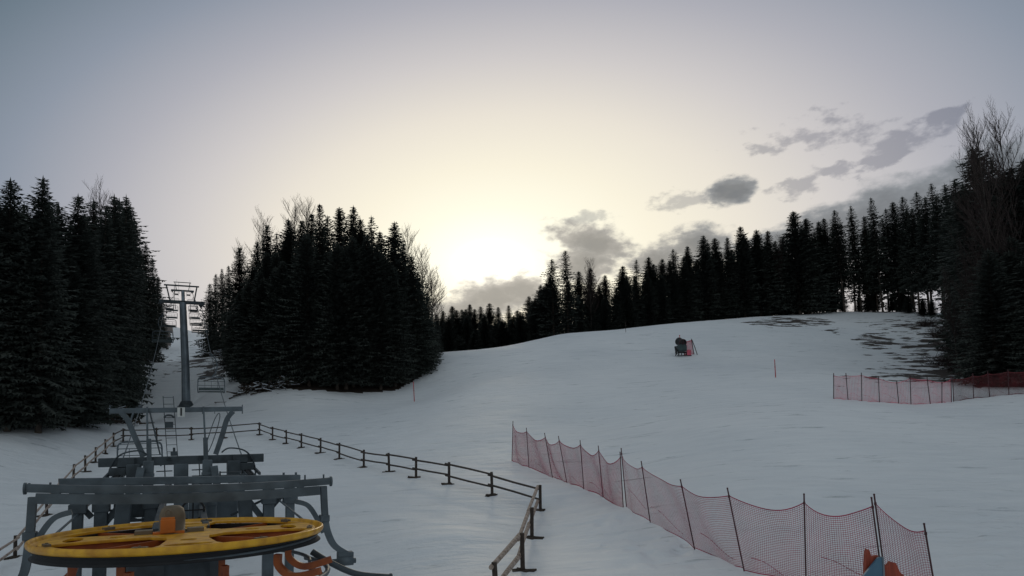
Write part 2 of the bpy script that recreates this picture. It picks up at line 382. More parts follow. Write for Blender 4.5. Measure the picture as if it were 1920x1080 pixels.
    tcl = N.new('ShaderNodeMixRGB'); tcl.blend_type = 'MULTIPLY'; tcl.inputs[0].default_value = 1; tcl.inputs[2].default_value = (.50, .52, .58, 1); Lk.new(ad.outputs[0], tcl.inputs[1]); Lk.new(tcl.outputs[0], m1.inputs[2])
    m2 = N.new('ShaderNodeMixRGB'); Lk.new(mth('MULTIPLY', md, front), m2.inputs[0]); Lk.new(m1.outputs[0], m2.inputs[1]); Lk.new(ce.outputs[0], m2.inputs[2])
    Lk.new(m2.outputs[0], bg.inputs['Color']); bg.inputs['Strength'].default_value = 1.0
    w.cycles.sampling_method = 'MANUAL'; w.cycles.sample_map_resolution = 1024
make_world()
sl = bpy.data.lights.new('sun', 'SUN'); sl.energy = .35; sl.angle = math.radians(6); sl.color = (1, .85, .62)
so = bpy.data.objects.new('sun', sl); COL.objects.link(so)
so.rotation_euler = (-sd).to_track_quat('-Z', 'Y').to_euler(); so.location = (0, 0, 60)

# ------------------------------------------------------------------ lift line frame
L0 = P(352, 1003, 10.86)
_D = P(343, 832, 1)-CAM; Dl = Vector((_D.x, _D.y, 0)).normalized(); Rl = Vector((Dl.y, -Dl.x, 0))
LROT = math.atan2(Rl.y, Rl.x)
def Lw(x, y, z): return Vector((L0.x, L0.y, L0.z))+Rl*x+Dl*y+Vector((0, 0, z))
def gl(x, y):  # ground height in lift frame
    w = Lw(x, y, 0); return hz(w.x, w.y)-L0.z

S, SD, SL = M['steel'], M['steel_dark'], M['steel_light']
# ---- bottom station (return bullwheel and frame)
def sweep(b, pts, side, w, h):
    # rectangular bar swept along pts; side = constant width direction
    pts = [Vector(q) for q in pts]; side = Vector(side).normalized(); vs = []; n = len(pts)
    for i, q in enumerate(pts):
        t = (pts[min(i+1, n-1)]-pts[max(i-1, 0)]).normalized(); u = t.cross(side).normalized()
        vs += [q+side*w/2+u*h/2, q-side*w/2+u*h/2, q-side*w/2-u*h/2, q+side*w/2-u*h/2]
    fs = [(4*i+k, 4*i+(k+1) % 4, 4*i+4+(k+1) % 4, 4*i+4+k) for i in range(n-1) for k in range(4)]
    b.add(vs, fs+[(3, 2, 1, 0), (4*n-4, 4*n-3, 4*n-2, 4*n-1)])
def arc(r, a0, a1, n, z=0, cx=0, cy=0):
    return [(cx+r*math.cos(math.radians(a0+(a1-a0)*i/(n-1))), cy+r*math.sin(math.radians(a0+(a1-a0)*i/(n-1))), z) for i in range(n)]
st = thing('lift_station', 'chairlift bottom station with big yellow bullwheel under a grey steel gantry frame', 'lift station', Lw(0, 0, 0), 0)
st.rotation_euler = (0, math.radians(1.2), LROT)
def plate(name, loops, z, t, m, parent):
    cu = bpy.data.curves.new(name, 'CURVE'); cu.dimensions = '2D'; cu.fill_mode = 'BOTH'; cu.extrude = t/2; cu.bevel_depth = .006
    for lp in loops:
        sp = cu.splines.new('POLY'); sp.points.add(len(lp)-1); sp.use_cyclic_u = True
        for i, q in enumerate(lp): sp.points[i].co = (q[0], q[1], 0, 1)
    tmp = bpy.data.objects.new('tmp', cu); COL.objects.link(tmp)
    dg = bpy.context.evaluated_depsgraph_get(); mesh = bpy.data.meshes.new_from_object(tmp.evaluated_get(dg))
    bpy.data.objects.remove(tmp); mesh.name = name; mesh.materials.clear(); mesh.materials.append(m)
    o = bpy.data.objects.new(name, mesh); COL.objects.link(o); o.parent = parent; o.location.z = z
    return o
loops = [arc(2.05, 0, 357, 120)]
for q in range(4):
    a = 45+90*q; hw = 34
    lp = arc(1.96, a-hw, a+hw, 16)+arc(.62, a+hw-12, a-hw+12, 8)
    # rounded corners by averaging
    L2 = []
    m_ = len(lp)
    for i in range(m_): L2.append(tuple((lp[i-1][k]+2*lp[i][k]+lp[(i+1) % m_][k])/4 for k in range(3)))
    loops.append(L2)
    b = math.radians(90*q)
    loops.append([(1.02*math.cos(b)+.13*math.cos(t), 1.02*math.sin(b)+.13*math.sin(t)) for t in [2*PI*i/20 for i in range(20)]])
    loops.append([(1.62*math.cos(b)+(.14*math.cos(t))*math.cos(b)-(.34*math.sin(t))*math.sin(b), 1.62*math.sin(b)+(.14*math.cos(t))*math.sin(b)+(.34*math.sin(t))*math.cos(b)) for t in [2*PI*i/24 for i in range(24)]])
mb = MB(); mb.lathe([(2.10, -.055), (2.17, -.06), (2.20, -.03), (2.21, .0), (2.205, .04), (2.185, .055), (2.165, .04), (2.16, .0), (2.14, -.03), (2.10, -.055)], n=120)
wheel = mb.build('bullwheel', M['yellow'], st, 'yellow painted bullwheel with cut out openings and black rubber liner')
wheel.rotation_euler = (-.021, 0, 0); wheel.location.z = .03
pl_ = plate('wheel_disc', loops, -.015, .035, M['yellow'], wheel)
pl2 = plate('lower_disc', [arc(2.1, 0, 357, 90), arc(.5, 0, 354, 40)], -.19, .02, M['orange'], wheel)
mb = MB(); mb.lathe([(2.0, -.065), (2.17, -.065), (2.12, -.09), (2.08, -.12), (2.11, -.16), (2.16, -.20), (2.0, -.20), (2.0, -.065)], n=120)
mb.build('rubber_liner', M['rubber'], wheel)
mb = MB()
for q in range(4):   # stiffening webs inside the wheel
    for da in (-33, 0, 33):
        a = math.radians(45+90*q+da)
        mb.beam((.5*math.cos(a), .5*math.sin(a), -.10), (2.0*math.cos(a), 2.0*math.sin(a), -.10), .03, .13)
mb.build('wheel_web', M['orange'], wheel)
for a in (200, 252, 300, 345, 30, 80, 130):
    b = math.radians(a); c = (1.98*math.cos(b), 1.98*math.sin(b), 0.02)
    mb = MB(); mb.box(c, (.2, .08, .05), Euler((0, 0, b+PI/2)).to_quaternion()); mb.tube([(c[0], c[1], 0), (c[0], c[1], .06)], .018, 6)
    mb.build('clamp', M['casing'], wheel)
mb = MB(); mb.lathe([(0, .42), (.11, .41), (.17, .36), (.20, .25), (.20, .0), (.32, -.04), (.32, -.05), (0, -.05)], (-.24, .25, .05), n=32)
hub = mb.build('hub', M['casing'], wheel)
mb = MB(); mb.box((-.3, -.0, .14), (.22, .16, .22)); mb.box((-.3, -.02, .26), (.2, .1, .05)); mb.beam((-.52, .02, .03), (-.05, .02, .03), .12, .04)
mb.build('hub_cover', M['orange_bright'], wheel)
mb = MB(); mb.tube([(-.34, -.02, .31), (-.34, -.02, .38), (-.30, -.02, .41), (-.26, -.02, .38), (-.26, -.02, .31)], .012, 6)
mb.build('lifting_eye', M['casing'], wheel)
for sx in (-.66, .12):
    mb = MB(); mb.box((sx, .2, .03), (.26, .24, .09)); mb.build('hub_bracket', M['casing'], wheel)
# front gantry beam (I section) with end caps
mb = MB()
bow = lambda x: -.09*(1-((x-.09)/2.75)**2)
sweep(mb, [(-2.66+5.5*k/16, 2.4, .72+bow(-2.66+5.5*k/16)-.011*(-2.66+5.5*k/16)) for k in range(17)], (0, 1, 0), .16, .15)
sweep(mb, [(-2.5+5.1*k/16, 2.3, .54+bow(-2.5+5.1*k/16)-.011*(-2.5+5.1*k/16)) for k in range(17)], (0, 1, 0), .10, .19)
for x in (-2.2, -1.4, -.7, 0, .8, 1.5, 2.2): mb.box((x, 2.36, .63+bow(x)-.011*x), (.14, .1, .06))
for sx, z in ((-2.68, .74), (2.86, .68)):
    mb.lathe([(0, -.02), (.11, -.02), (.11, .02), (0, .02)], (sx, 2.4, z), 20, 'x')
for x in (-2.62, -2.3, 2.3, 2.7): mb.tube([(x, 2.4, .7), (x, 2.4, .84)], .02, 6)
mb.build('crossbeam', S, st)
def bracket(sx):
    b = MB(); o = 2.70 if sx > 0 else 2.56; fl = 1.0 if sx > 0 else .25
    path = smooth_pts([(sx*o, 2.4, .58), (sx*(o+.02*fl), 2.35, .05), (sx*(o+.06*fl), 2.3, -.35), (sx*(o+.22*fl), 2.3, -.72), (sx*(o+.52*fl), 2.3, -.95)], 6)
    sweep(b, path, (0, 1, 0), .15, .13)
    g = smooth_pts([(sx*(o-.62), 2.32, .28), (sx*(o-.35), 2.32, .18), (sx*(o-.16), 2.3, -.1), (sx*(o-.02), 2.25, -.42)], 6)
    sweep(b, g, (0, 1, 0), .08, .10)
    b.box((sx*(o+.01), 2.33, -.12), (.20, .22, .14)); b.box((sx*(o+.47*fl), 2.3, -.98), (.34, .2, .18))
    b.lathe([(0, -.52), (.07, -.52), (.07, -.2), (.10, -.2), (.10, .12), (.06, .12), (.06, .18), (0, .18)], (sx*(o+.5*fl), 2.2, -1.08), 16, 'x')
    return b
for sx in (-1, 1): bracket(sx).build('end_bracket', S, st)
# hoop and rope catcher pipes under the wheel
mb = MB(); mb.tube(arc(2.32, -48, 24, 40, -.74, .0, .15), .045, 10); mb.tube(arc(1.95, -12, 40, 16, -.62, .1, .4), .035, 8)
mb.build('guide_hoop', S, st)
mb = MB(); mb.tube(smooth_pts([(2.15, .6, -.55), (2.45, .45, -.75), (2.95, .3, -1.0), (3.6, .25, -1.12)], 8), .06, 10)
mb.lathe([(0, -.01), (.075, -.01), (.075, .03), (0, .03)], (3.6, .25, -1.12), 14, 'x')
mb.build('rope_catcher', SD, st)
mb = MB(); mb.tube(smooth_pts([(2.0, .2, -.75), (2.3, .0, -.95), (2.45, -.2, -1.25), (2.3, -.3, -1.6)], 8), .045, 8); mb.build('guide_pipe', S, st)
def cbr(ang, r0=1.62, depth=.36):
    b = MB(); ca, sa = math.cos(math.radians(ang)), math.sin(math.radians(ang))
    pts = smooth_pts([(r0*ca, r0*sa, -.30), ((r0+.02)*ca, (r0+.02)*sa, -.30-depth*.55), ((r0+.28)*ca, (r0+.28)*sa, -.30-depth*1.0), ((r0+.74)*ca, (r0+.74)*sa, -.56)], 6)
    sweep(b, pts, (-sa, ca, 0), .09, .11)
    return b
for a in (176, -168, -118, -72, -34, -8): cbr(a).build('orange_bracket', M['orange'], st)
# gearbox pedestal under the wheel
mb = MB(); mb.box((-.2, .25, -.62), (1.35, 1.0, .5)); mb.box((-.2, .5, -1.6), (.9, .8, 1.5)); mb.lathe([(.42, -.9), (.42, -.36), (.6, -.36), (.6, -.32), (0, -.32)], (0, 0, 0), 28)
mb.beam((-.8, .2, -.86), (-.62, .4, -2.5), .16, .2); mb.beam((.42, .2, -.86), (.25, .4, -2.5), .16, .2)
mb.build('pedestal', SD, st)
for x in (-.95, .52):
    mb = MB(); mb.beam((x, -.05, -.36), (x, .05, -1.5), .13, .2); mb.build('pedestal_leg', M['orange'], st)
# rear crossbeam and main girders
mb = MB(); mb.beam((-2.52, 5, .71), (2.60, 5, .64), .2, .17)
for x in (-2.4, -2.0, -1.62, 2.2, 2.5): mb.tube([(x, 5, .66), (x, 5, .79)], .03, 6)
mb.build('crossbeam', S, st)
gz0 = gl(0, 5)
for sx in (-1, 1):
    mb = MB(); mb.beam((sx*.42-.1, 1.2, -.12), (sx*.42-.1, 13.1, .20), .12, .24); mb.build('girder', SD, st)
for (x, y) in ((-1.72, 5), (1.85, 5), (.52, 5.3), (-.75, 5.3), (-2.15, 4.9), (2.35, 4.9)):
    g = gl(x, y)-.3
    mb = MB(); mb.beam((x, y, .5), (x, y, g), .2 if abs(x) > 2 else .26, .22); mb.box((x, y, .12), (.34, .3, .2)); mb.build('column', S if x > 0 else SD, st)
for sx in (-1, 1):
    mb = MB()
    mb.beam((sx*1.1, 5, .5), (sx*1.72, 5.05, -.35), .12, .14); mb.beam((sx*2.35, 5, .45), (sx*1.9, 5.02, -.1), .10, .12)
    mb.beam((sx*1.0, 5.3, -.25), (sx*1.75, 5.1, .12), .06, .06); mb.beam((sx*1.25, 4.7, .3), (sx*1.3, 4.7, -.35), .3, .35)
    mb.build('brace', SD, st)
# boxes, motor, cabinet seen between the beams
mb = MB(); mb.box((-1.0, 5.6, -.02), (.95, .5, .34)); mb.beam((-1.5, 5.5, .3), (-1.5, 5.5, -.2), .05, .05); mb.beam((-1.5, 5.45, -.26), (-.5, 5.45, -.26), .07, .07); mb.build('equipment_box', SD, st)
mb = MB(); mb.box((.25, 5.2, .05), (.4, .5, .62)); mb.box((.95, 6.2, -.1), (.5, .6, .7)); mb.beam((.9, 6, .3), (1.1, 6, -1.4), .1, .1); mb.beam((1.2, 6, .3), (1.35, 6, -1.4), .06, .08); mb.build('switch_cabinet', S, st)
mb = MB()
mb.lathe([(.20, -.04), (.24, -.04), (.24, .04), (.20, .04), (.20, -.04)], (.12, 3.4, .10), 24, 'y'); mb.beam((-.08, 3.4, .10), (.32, 3.4, .10), .03, .03); mb.beam((.12, 3.4, -.1), (.12, 3.4, .3), .03, .03)
mb.build('hand_wheel', M['rubber'], st)
mb = MB()
for k in range(4): mb.beam((.85, 7.2, -.35-.09*k), (1.25, 7.2, -.35-.09*k), .03, .03)
mb.beam((.85, 7.2, -.3), (.85, 7.2, -.7), .03, .03); mb.beam((1.25, 7.2, -.3), (1.25, 7.2, -.7), .03, .03); mb.build('cable_rack', SD, st)
mb = MB()
for k in range(7):
    y = 10.4+.02*k; mb.beam((1.0, y, .62-.105*k), (1.55, y, .62-.105*k), .12, .03)
mb.beam((.98, 10.5, .65), (.98, 10.5, -.2), .05, .06); mb.beam((1.57, 10.5, .65), (1.57, 10.5, -.2), .05, .06)
mb.build('step_grating', SD, st)
for (sx) in (-1, 1):   # thick frame masts half way up the line
    mb = MB(); mb.beam((sx*.86-.22, 11.6, 1.0), (sx*.86-.22, 11.6, gl(0, 11.6)-.3), .3, .3); mb.beam((sx*1.05-.22, 11.3, .8), (sx*1.25-.22, 11.2, -.6), .22, .2)
    mb.box((sx*.86-.22, 11.42, .55), (.36, .1, .1)); mb.build('mast', S, st)

# ---- line towers (same family of crossarm + maintenance frame)
def sheave_train(parent, x, y0, z, nwh, slope, flip=1, r=.19, sp=.46):
    b = MB()
    L = sp*(nwh-1)
    p0 = Vector((x, y0-L/2-.1, z-slope*(L/2+.1))); p1 = Vector((x, y0+L/2+.1, z+slope*(L/2+.1)))
    for off in (-.12, .12): b.beam(p0+Vector((off, 0, flip*.02)), p1+Vector((off, 0, flip*.02)), .04, .16)
    b.beam(p0+Vector((.3*(1 if x > 0 else -1), 0, .1)), p1+Vector((.3*(1 if x > 0 else -1), 0, .1)), .07, .10)
    b.box((x, y0, z+.2), (.5, .5, .26))
    tr = b.build('sheave_train', SD, parent)
    w = MB()
    for k in range(nwh):
        yy = y0-L/2+sp*k; zz = z+slope*(yy-y0)
        w.lathe([(0, -.05), (r*.3, -.06), (r, -.05), (r*.9, 0), (r, .05), (r*.3, .06), (0, .05)], (x, yy, zz-flip*.06), 16, 'x')
    w.build('sheave_wheels', M['rubber'], tr)
    return tr
def frame_top(parent, zc, ox=0.0, arm=2.6, th=.30):
    b = MB(); b.beam((-arm, 0, zc), (arm, 0, zc-.03), .28, th); 
    for x in (-.5, .45): b.lathe([(.06, -.03), (.075, -.03), (.075, .03), (.06, .03), (.06, -.03)], (x, -.16, zc+.05), 12, 'y')
    b.build('crossarm', SD, parent)
    b = MB(); b.beam((-2.28, 0, zc+1.74), (1.88, 0, zc+1.80), .14, .17)
    for x, s_ in ((-2.28, -1), (1.88, 1)): b.tube([(x, 0, zc+1.62), (x, 0, zc+1.95)], .02, 6)
    for x in (-1.1, .55, 1.6, .95): b.tube([(x, -.08, zc+1.62), (x, -.08, zc+1.72)], .012, 5)
    b.build('frame_bar', S, parent)
    for sx, x1, x0 in ((-1, -1.82, -1.28), (1, 1.42, .98)):
        b = MB(); pts = smooth_pts([(x0, 0, zc+.15), (x0+(x1-x0)*.5, 0, zc+.85), (x1-sx*.06, 0, zc+1.42), (x1+sx*.14, 0, zc+1.70)], 6)
        sweep(b, pts, (0, 1, 0), .16, .17)
        b.build('frame_arm', S, parent)
# tower 1: low support tower right behind the station
ty = 13.3; g = gl(0, ty)
t0 = thing('lift_tower', 'low grey chairlift support with broad crossarm, slanted top frame and number plate one', 'lift tower', Lw(0, ty, 0), LROT)
mb = MB(); mb.box((-.13, .05, (.85+g-.3)/2), (.46, .42, .85-g+.3)); mb.box((-.13, .05, g+.06), (.9, .9, .14)); mb.build('column', S, t0)
frame_top(t0, .98)
for x in (-1.18, .58):
    mb = MB(); mb.beam((x, -.12, 2.86), (x+.08*(1 if x > 0 else .3), -.16, 1.1), .06, .06); mb.beam((x+.06, -.2, 1.75), (x+.1, -.22, -.25), .15, .14); mb.build('post', S, t0)
mb = MB(); mb.beam((-1.1, -.1, 2.7), (-.78, -.1, 1.2), .05, .05); mb.build('post', SD, t0)
mb = MB()
for x in (-.62, -.29):  mb.beam((x-.1, .9, 3.3), (x+.05, .5, 1.1), .025, .03)
for k in range(9):
    t = k/8.5; mb.beam((-.72+.15*t, .9-.4*t, 3.25-2.1*t), (-.39+.15*t, .9-.4*t, 3.25-2.1*t), .02, .02)
mb.build('ladder', SD, t0)
mb = MB(); mb.box((-.52, .6, 2.24), (.27, .08, .22)); mb.tube(smooth_pts([(-.68, .6, 2.5), (-.6, .6, 2.58), (-.45, .6, 2.58), (-.36, .6, 2.5)], 4), .035, 6); mb.build('control_box', SD, t0)
sg = MB(); sg.box((-.13, -.14, 2.66), (.24, .03, .34)); sgo = sg.build('number_sign', M['white'], t0, 'small white plate with a black number 1')
cu = bpy.data.curves.new('digit', 'FONT'); cu.body = '1'; cu.size = .38; cu.align_x = 'CENTER'; cu.align_y = 'CENTER'; cu.extrude = .004; cu.offset = .008
tmp = bpy.data.objects.new('tmp', cu); COL.objects.link(tmp); dme = bpy.data.meshes.new_from_object(tmp.evaluated_get(bpy.context.evaluated_depsgraph_get())); bpy.data.objects.remove(tmp)
dme.materials.clear(); dme.materials.append(M['black']); dg_ = bpy.data.objects.new('digit', dme); COL.objects.link(dg_); dg_.parent = sgo; dg_.location = (-.13, -.162, 2.66); dg_.rotation_euler = (PI/2, 0, 0)
for sx in (-1, 1):
    sheave_train(t0, sx*2.0-.02, -.2, .46, 8, .06)
    b = MB(); b.box((sx*1.55, -.3, .5), (.42, .7, .8)); b.box((sx*1.78, -.1, .95), (.5, .5, .3)); b.box((sx*1.95, -1.2, .2), (.35, .5, .5)); b.build('arm_housing', SD, t0)
    b = MB()
    b.tube(smooth_pts([(sx*2.2, -1.6, .0), (sx*2.25, -1.6, .3), (sx*1.95, -1.6, .42), (sx*1.2, -1.6, .40), (sx*1.0, -1.6, .2), (sx*.98, -1.6, -.15)], 6), .03, 6)
    b.tube(smooth_pts([(sx*2.3, .8, -.1), (sx*2.35, .3, .4), (sx*2.2, -.2, .9), (sx*1.9, -.5, 1.25), (sx*1.4, -.5, 1.35), (sx*1.15, -.5, 1.2)], 6), .03, 6)
    b.build('cable_hoop', SD, t0)
b = MB(); pts = []
for a in range(20):
    t = 2*PI*a/20; u = .10*math.cos(t); v = .72*math.copysign(abs(math.sin(t))**.7, math.sin(t))
    pts.append((.88+v*.30+u*.9, -.1, 1.9+v-u*.3))
b.tube(pts, .016, 6, closed=True); b.build('grab_rail', SD, t0)
b = MB()   # platform railings behind the crossarm
for (x0, x1) in ((-.95, -.42), (.22, .72)):
    for z in (.55, .32, .02): b.beam((x0, 1.5, z), (x1, 1.5, z), .03, .04)
    b.beam(((x0+x1)/2, 1.5, .9), ((x0+x1)/2+.05, 1.5, -.25), .04, .04)
    b.beam((x0, 1.5, -.2), (x1, 1.5, .08), .03, .03)
b.box((-.13, 1.4, -.27), (2.0, .6, .05)); b.build('platform_railing', SD, t0)
b = MB(); b.box((-.35, 0, 1.2), (.22, .22, .14)); b.tube([(-.35, 0, 1.2), (-.35, 0, 1.42)], .04, 8); b.build('warning_light', SD, t0)

def tall_tower(y, zarm, label):
    g = gl(0.1, y)
    t = thing('lift_tower', label, 'lift tower', Lw(0, y, g), LROT, 'tall line towers of the chairlift')
    b = MB(); h = zarm-g
    b.tube([(.30, .3, 0), (.2, .3, h*.4), (-.1, 0, h)], .52, 20, .40); 
    b.build('shaft', SL, t)
    b = MB(); b.box((.3, .3, .1), (2.0, 2.0, .5)); b.lathe([(.95, .3), (.6, 1.0), (.5, 1.05)], (.3, .3, 0), 12); b.build('foundation', SD, t)
    frame = bpy.data.objects.new('crossarm_head', None)
    b = MB(); b.beam((-2.75, 0, h), (2.4, 0, h+.05), .4, .38); b.build('crossarm', SD, t)
    b = MB(); b.beam((-2.2, 0, h+2.1), (1.75, 0, h+2.15), .16, .17); b.build('frame_bar', SD, t)
    for x0, x1 in ((-1.5, -1.95), (1.15, 1.5)):
        b = MB(); b.tube(smooth_pts([(x0, 0, h), (x0+(x1-x0)*.7, 0, h+1.5), (x1, 0, h+2.1)], 4), .09, 6); b.build('frame_arm', SD, t)
    b = MB(); b.tube([(-1.05, 0, h), (-1.05, 0, h+2)], .03, 5); b.tube([(-1.0, -.3, h-.1), (-.9, -.3, h-.9)], .04, 5); b.build('post', SD, t)
    for sx in (-1, 1): sheave_train(t, sx*2.2-.25, 0, h-.35, 8, .25)
    for sx in (-1, 1):
        b = MB(); b.beam((sx*1.35-.2, -.8, h-1.0), (sx*1.35-.2, 2.2, h-.7), .9, .07)
        for yy in (-.7, 2.0):
            for q in (-.4, .4): b.beam((sx*1.35-.2+q, yy, h-1.0), (sx*1.35-.2+q, yy, h+.05), .05, .05)
        b.beam((sx*1.35-.65, -.8, h-.55), (sx*1.35+.25, -.8, h-.55), .04, .05)
        b.build('work_platform', SD, t)
    b = MB()
    for q in (-.2, .2): b.beam((.3+q, .9, .5), (-.1+q, .55, h-.8), .04, .04)
    for k in range(int(h/.5)): b.beam((.1-.38*k*.5/h, .88-.3*k*.5/h, .6+k*.5), (.5-.38*k*.5/h, .88-.3*k*.5/h, .6+k*.5), .03, .03)
    b.build('ladder', SD, t)
    return t
tall_tower(77.7, 19.35, 'nearest tall grey tubular chairlift tower standing in the snowy forest aisle')
tall_tower(167.5, 40.1, 'farther tubular chairlift tower mostly hidden behind the nearest tall one')

# ---- haul rope
def rope_z(y):
    pts = [(0, -.10), (13.3, .30), (77.7, 18.8), (167.5, 39.6), (250, 62.)]
    for (a, za), (b, zb) in zip(pts, pts[1:]):
        if y <= b or b == 250:
            t = (y-a)/(b-a); sag = {13.3: 0, 77.7: 1.3, 167.5: 1.8, 250: 1.5}[b]
            return za+(zb-za)*t-4*sag*t*(1-t)
path = []
ys = [250-2.5*i for i in range(101)]
for y in ys: path.append(Lw(-2.14, y, rope_z(max(y, 0))))
for i in range(1, 24): 
    a = PI+PI*i/24; path.append(Lw(2.10*math.cos(a), 2.10*math.sin(a), -.10))
for y in ys[::-1]: path.append(Lw(2.1, y, rope_z(max(y, 0))))
mb = MB(); mb.tube(path, .024, 6); rp = mb.build('haul_rope', M['steel'])
tag(rp, 'steel haul rope running round the bullwheel and up the lift line', 'rope')

# ---- chairs
def make_chair():
    c = thing('lift_chair', 'chair', 'lift chair', (0, 0, 0))
    b = MB(); b.box((0, 0, .02), (.16, .5, .16)); b.lathe([(0, -.1), (.07, -.1), (.07, .1), (0, .1)], (.12, 0, -.05), 10, 'x'); b.build('grip', SD, c)
    b = MB(); b.tube(smooth_pts([(.14, 0, -.06), (.34, .02, -.35), (.46, .08, -.95), (.30, .12, -1.55), (.05, .15, -1.85)], 6), .045, 8)
    b.tube([(-.75, .15, -1.88), (.75, .15, -1.88)], .05, 8); b.build('hanger', S, c)
    b = MB()
    for sx in (-1, 1):
        b.tube(smooth_pts([(sx*.4, .15, -1.88), (sx*.85, .16, -1.92), (sx*1.02, .18, -2.1), (sx*1.05, .1, -2.6), (sx*1.05, 0, -3.05), (sx*1.02, .3, -3.2), (sx*1.0, .62, -3.2)], 5), .045, 6)
    for z in (-2.25, -2.62): b.tube([(-1.04, .13, z), (1.04, .13, z)], .025, 6)
    for x in (-.5, 0, .5): b.tube([(x, .14, -2.25), (x, .08, -2.95)], .015, 5)
    b.build('chair_frame', S, c)
    b = MB(); b.box((0, .35, -3.14), (1.96, .5, .09)); b.build('seat', M['seat'], c)
    b = MB(); b.box((0, .09, -2.92), (1.96, .06, .24), Euler((.15, 0, 0)).to_quaternion()); b.build('backrest', M['seat'], c)
    b = MB(); b.tube(smooth_pts([(-1.0, .1, -2.3), (-1.0, .6, -2.05), (-.5, .75, -2.0), (.5, .75, -2.0), (1.0, .6, -2.05), (1.0, .1, -2.3)], 4), .022, 6); b.build('safety_bar', S, c)
    return c
ch0 = make_chair(); first = True
chl = [(-2.14, 28, 'empty chair low over the compound at left, framed by the low tower'), (-2.14, 71, 'empty chair hanging left of the tall tower against dark trees'),
       (-2.14, 108, 'empty chair high on the left rope, just below the tall tower crossarm'), (-2.14, 135, 'small far chair on the left rope beside the tower head'), (-2.14, 153, 'smaller far chair on the left rope higher than its neighbour'), (-2.14, 190, 'most distant small chair on the left rope'),
       (2.1, 48.5, 'large empty chair hanging right of the tall tower, seat facing the camera'), (2.1, 89, 'empty greenish chair hanging right of the tower against the dark wood'),
       (2.1, 120, 'dark chair on the right rope just under the tower platform'), (2.1, 138, 'small dark chair on the right rope next above'), (2.1, 156, 'tiny chair on the right rope near the far tower'), (2.1, 190, 'most distant chair on the right rope')]
for (x, y, lab) in chl:
    c = ch0 if first else dup(ch0); first = False
    c.location = Lw(x, y, rope_z(y)); c.rotation_euler = (0, 0, LROT+(PI if x < 0 else 0)+random.uniform(-.04, .04)); c['label'] = lab; c['group'] = 'chairs hanging on the lift rope'

# ------------------------------------------------------------------ wooden fence round the compound
def gpt(px, py, d):
    w = P(px, py, d); return Vector((w.x, w.y, hz(w.x, w.y)))
runs_left = [(28,1043,24),(60,1003,27),(88,966,30),(112,935,33),(137,908,36.5),(160,886,39.5),(179,869,42.5),(198,853,45),(213,840,47.5),(231,828,50)]
runs_back = [(294,828,50.5),(359,825,51),(420,824,51.3),(487,816,52)]
runs_right = [(511,824,50),(537,833,48),(565,841,45.5),(601,850,43),(636,861,40),(682,877,37),(730,888,34.3),(780,897,32),(842,910,30),(923,930,28),(1013,956,26)]
runs_near = [(997,1010,21.4),(980,1070,17.4),(932,1140,14.2)]
fence = thing('wooden_fence', 'low two rail log fence enclosing the snowy lift compound', 'fence', gpt(487, 816, 52))
FB = fence.location.copy()
plist = [gpt(-40, 1110, 20)]+[gpt(*q) for q in runs_left+runs_back+runs_right+runs_near]
near_idx = len(plist)-4
for i, p in enumerate(plist):
    b = MB(); hgt = 1.02
    if i < 3: hgt = .8
    q = p-FB; lean = Vector((random.uniform(-.04, .04), random.uniform(-.04, .04), 0))
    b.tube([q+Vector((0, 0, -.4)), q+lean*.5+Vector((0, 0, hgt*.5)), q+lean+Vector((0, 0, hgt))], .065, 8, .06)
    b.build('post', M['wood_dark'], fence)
    # slab foot bracket half sunk in the snow
    b = MB(); a = random.uniform(0, PI)
    for k in range(5):
        w_ = Vector((random.uniform(-.16, .16), random.uniform(-.08, .08), 0)); b.box(q+w_+Vector((0, 0, .0)), (random.uniform(.35, .55), random.uniform(.14, .24), .06), Euler((random.uniform(-.2, .2), random.uniform(-.2, .2), a+random.uniform(-.5, .5))).to_quaternion())
    if i % 1 == 0: b.build('foot', M['rock'], fence)
for i in range(len(plist)-1):
    a, c = plist[i]-FB, plist[i+1]-FB
    d = (c-a).normalized(); side = Vector((d.y, -d.x, 0)); hs = (.8, .8) if i < 2 else (1.0, 1.0)
    for k, z in enumerate((.90, .42)):
        zz = z*hs[0]; o = side*.085+Vector((0, 0, .03*(1 if (i+k) % 2 else -1)))
        p0 = a-d*.14+o+Vector((0, 0, zz)); p1 = c+d*.14+o+Vector((0, 0, zz)); mid = (p0+p1)/2+Vector((0, 0, random.uniform(-.03, .02)))
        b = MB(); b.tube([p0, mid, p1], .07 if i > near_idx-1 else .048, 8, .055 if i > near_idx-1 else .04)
        b.build('rail', M['wood'] if i >= near_idx or i < 9 else M['wood_dark'], fence)

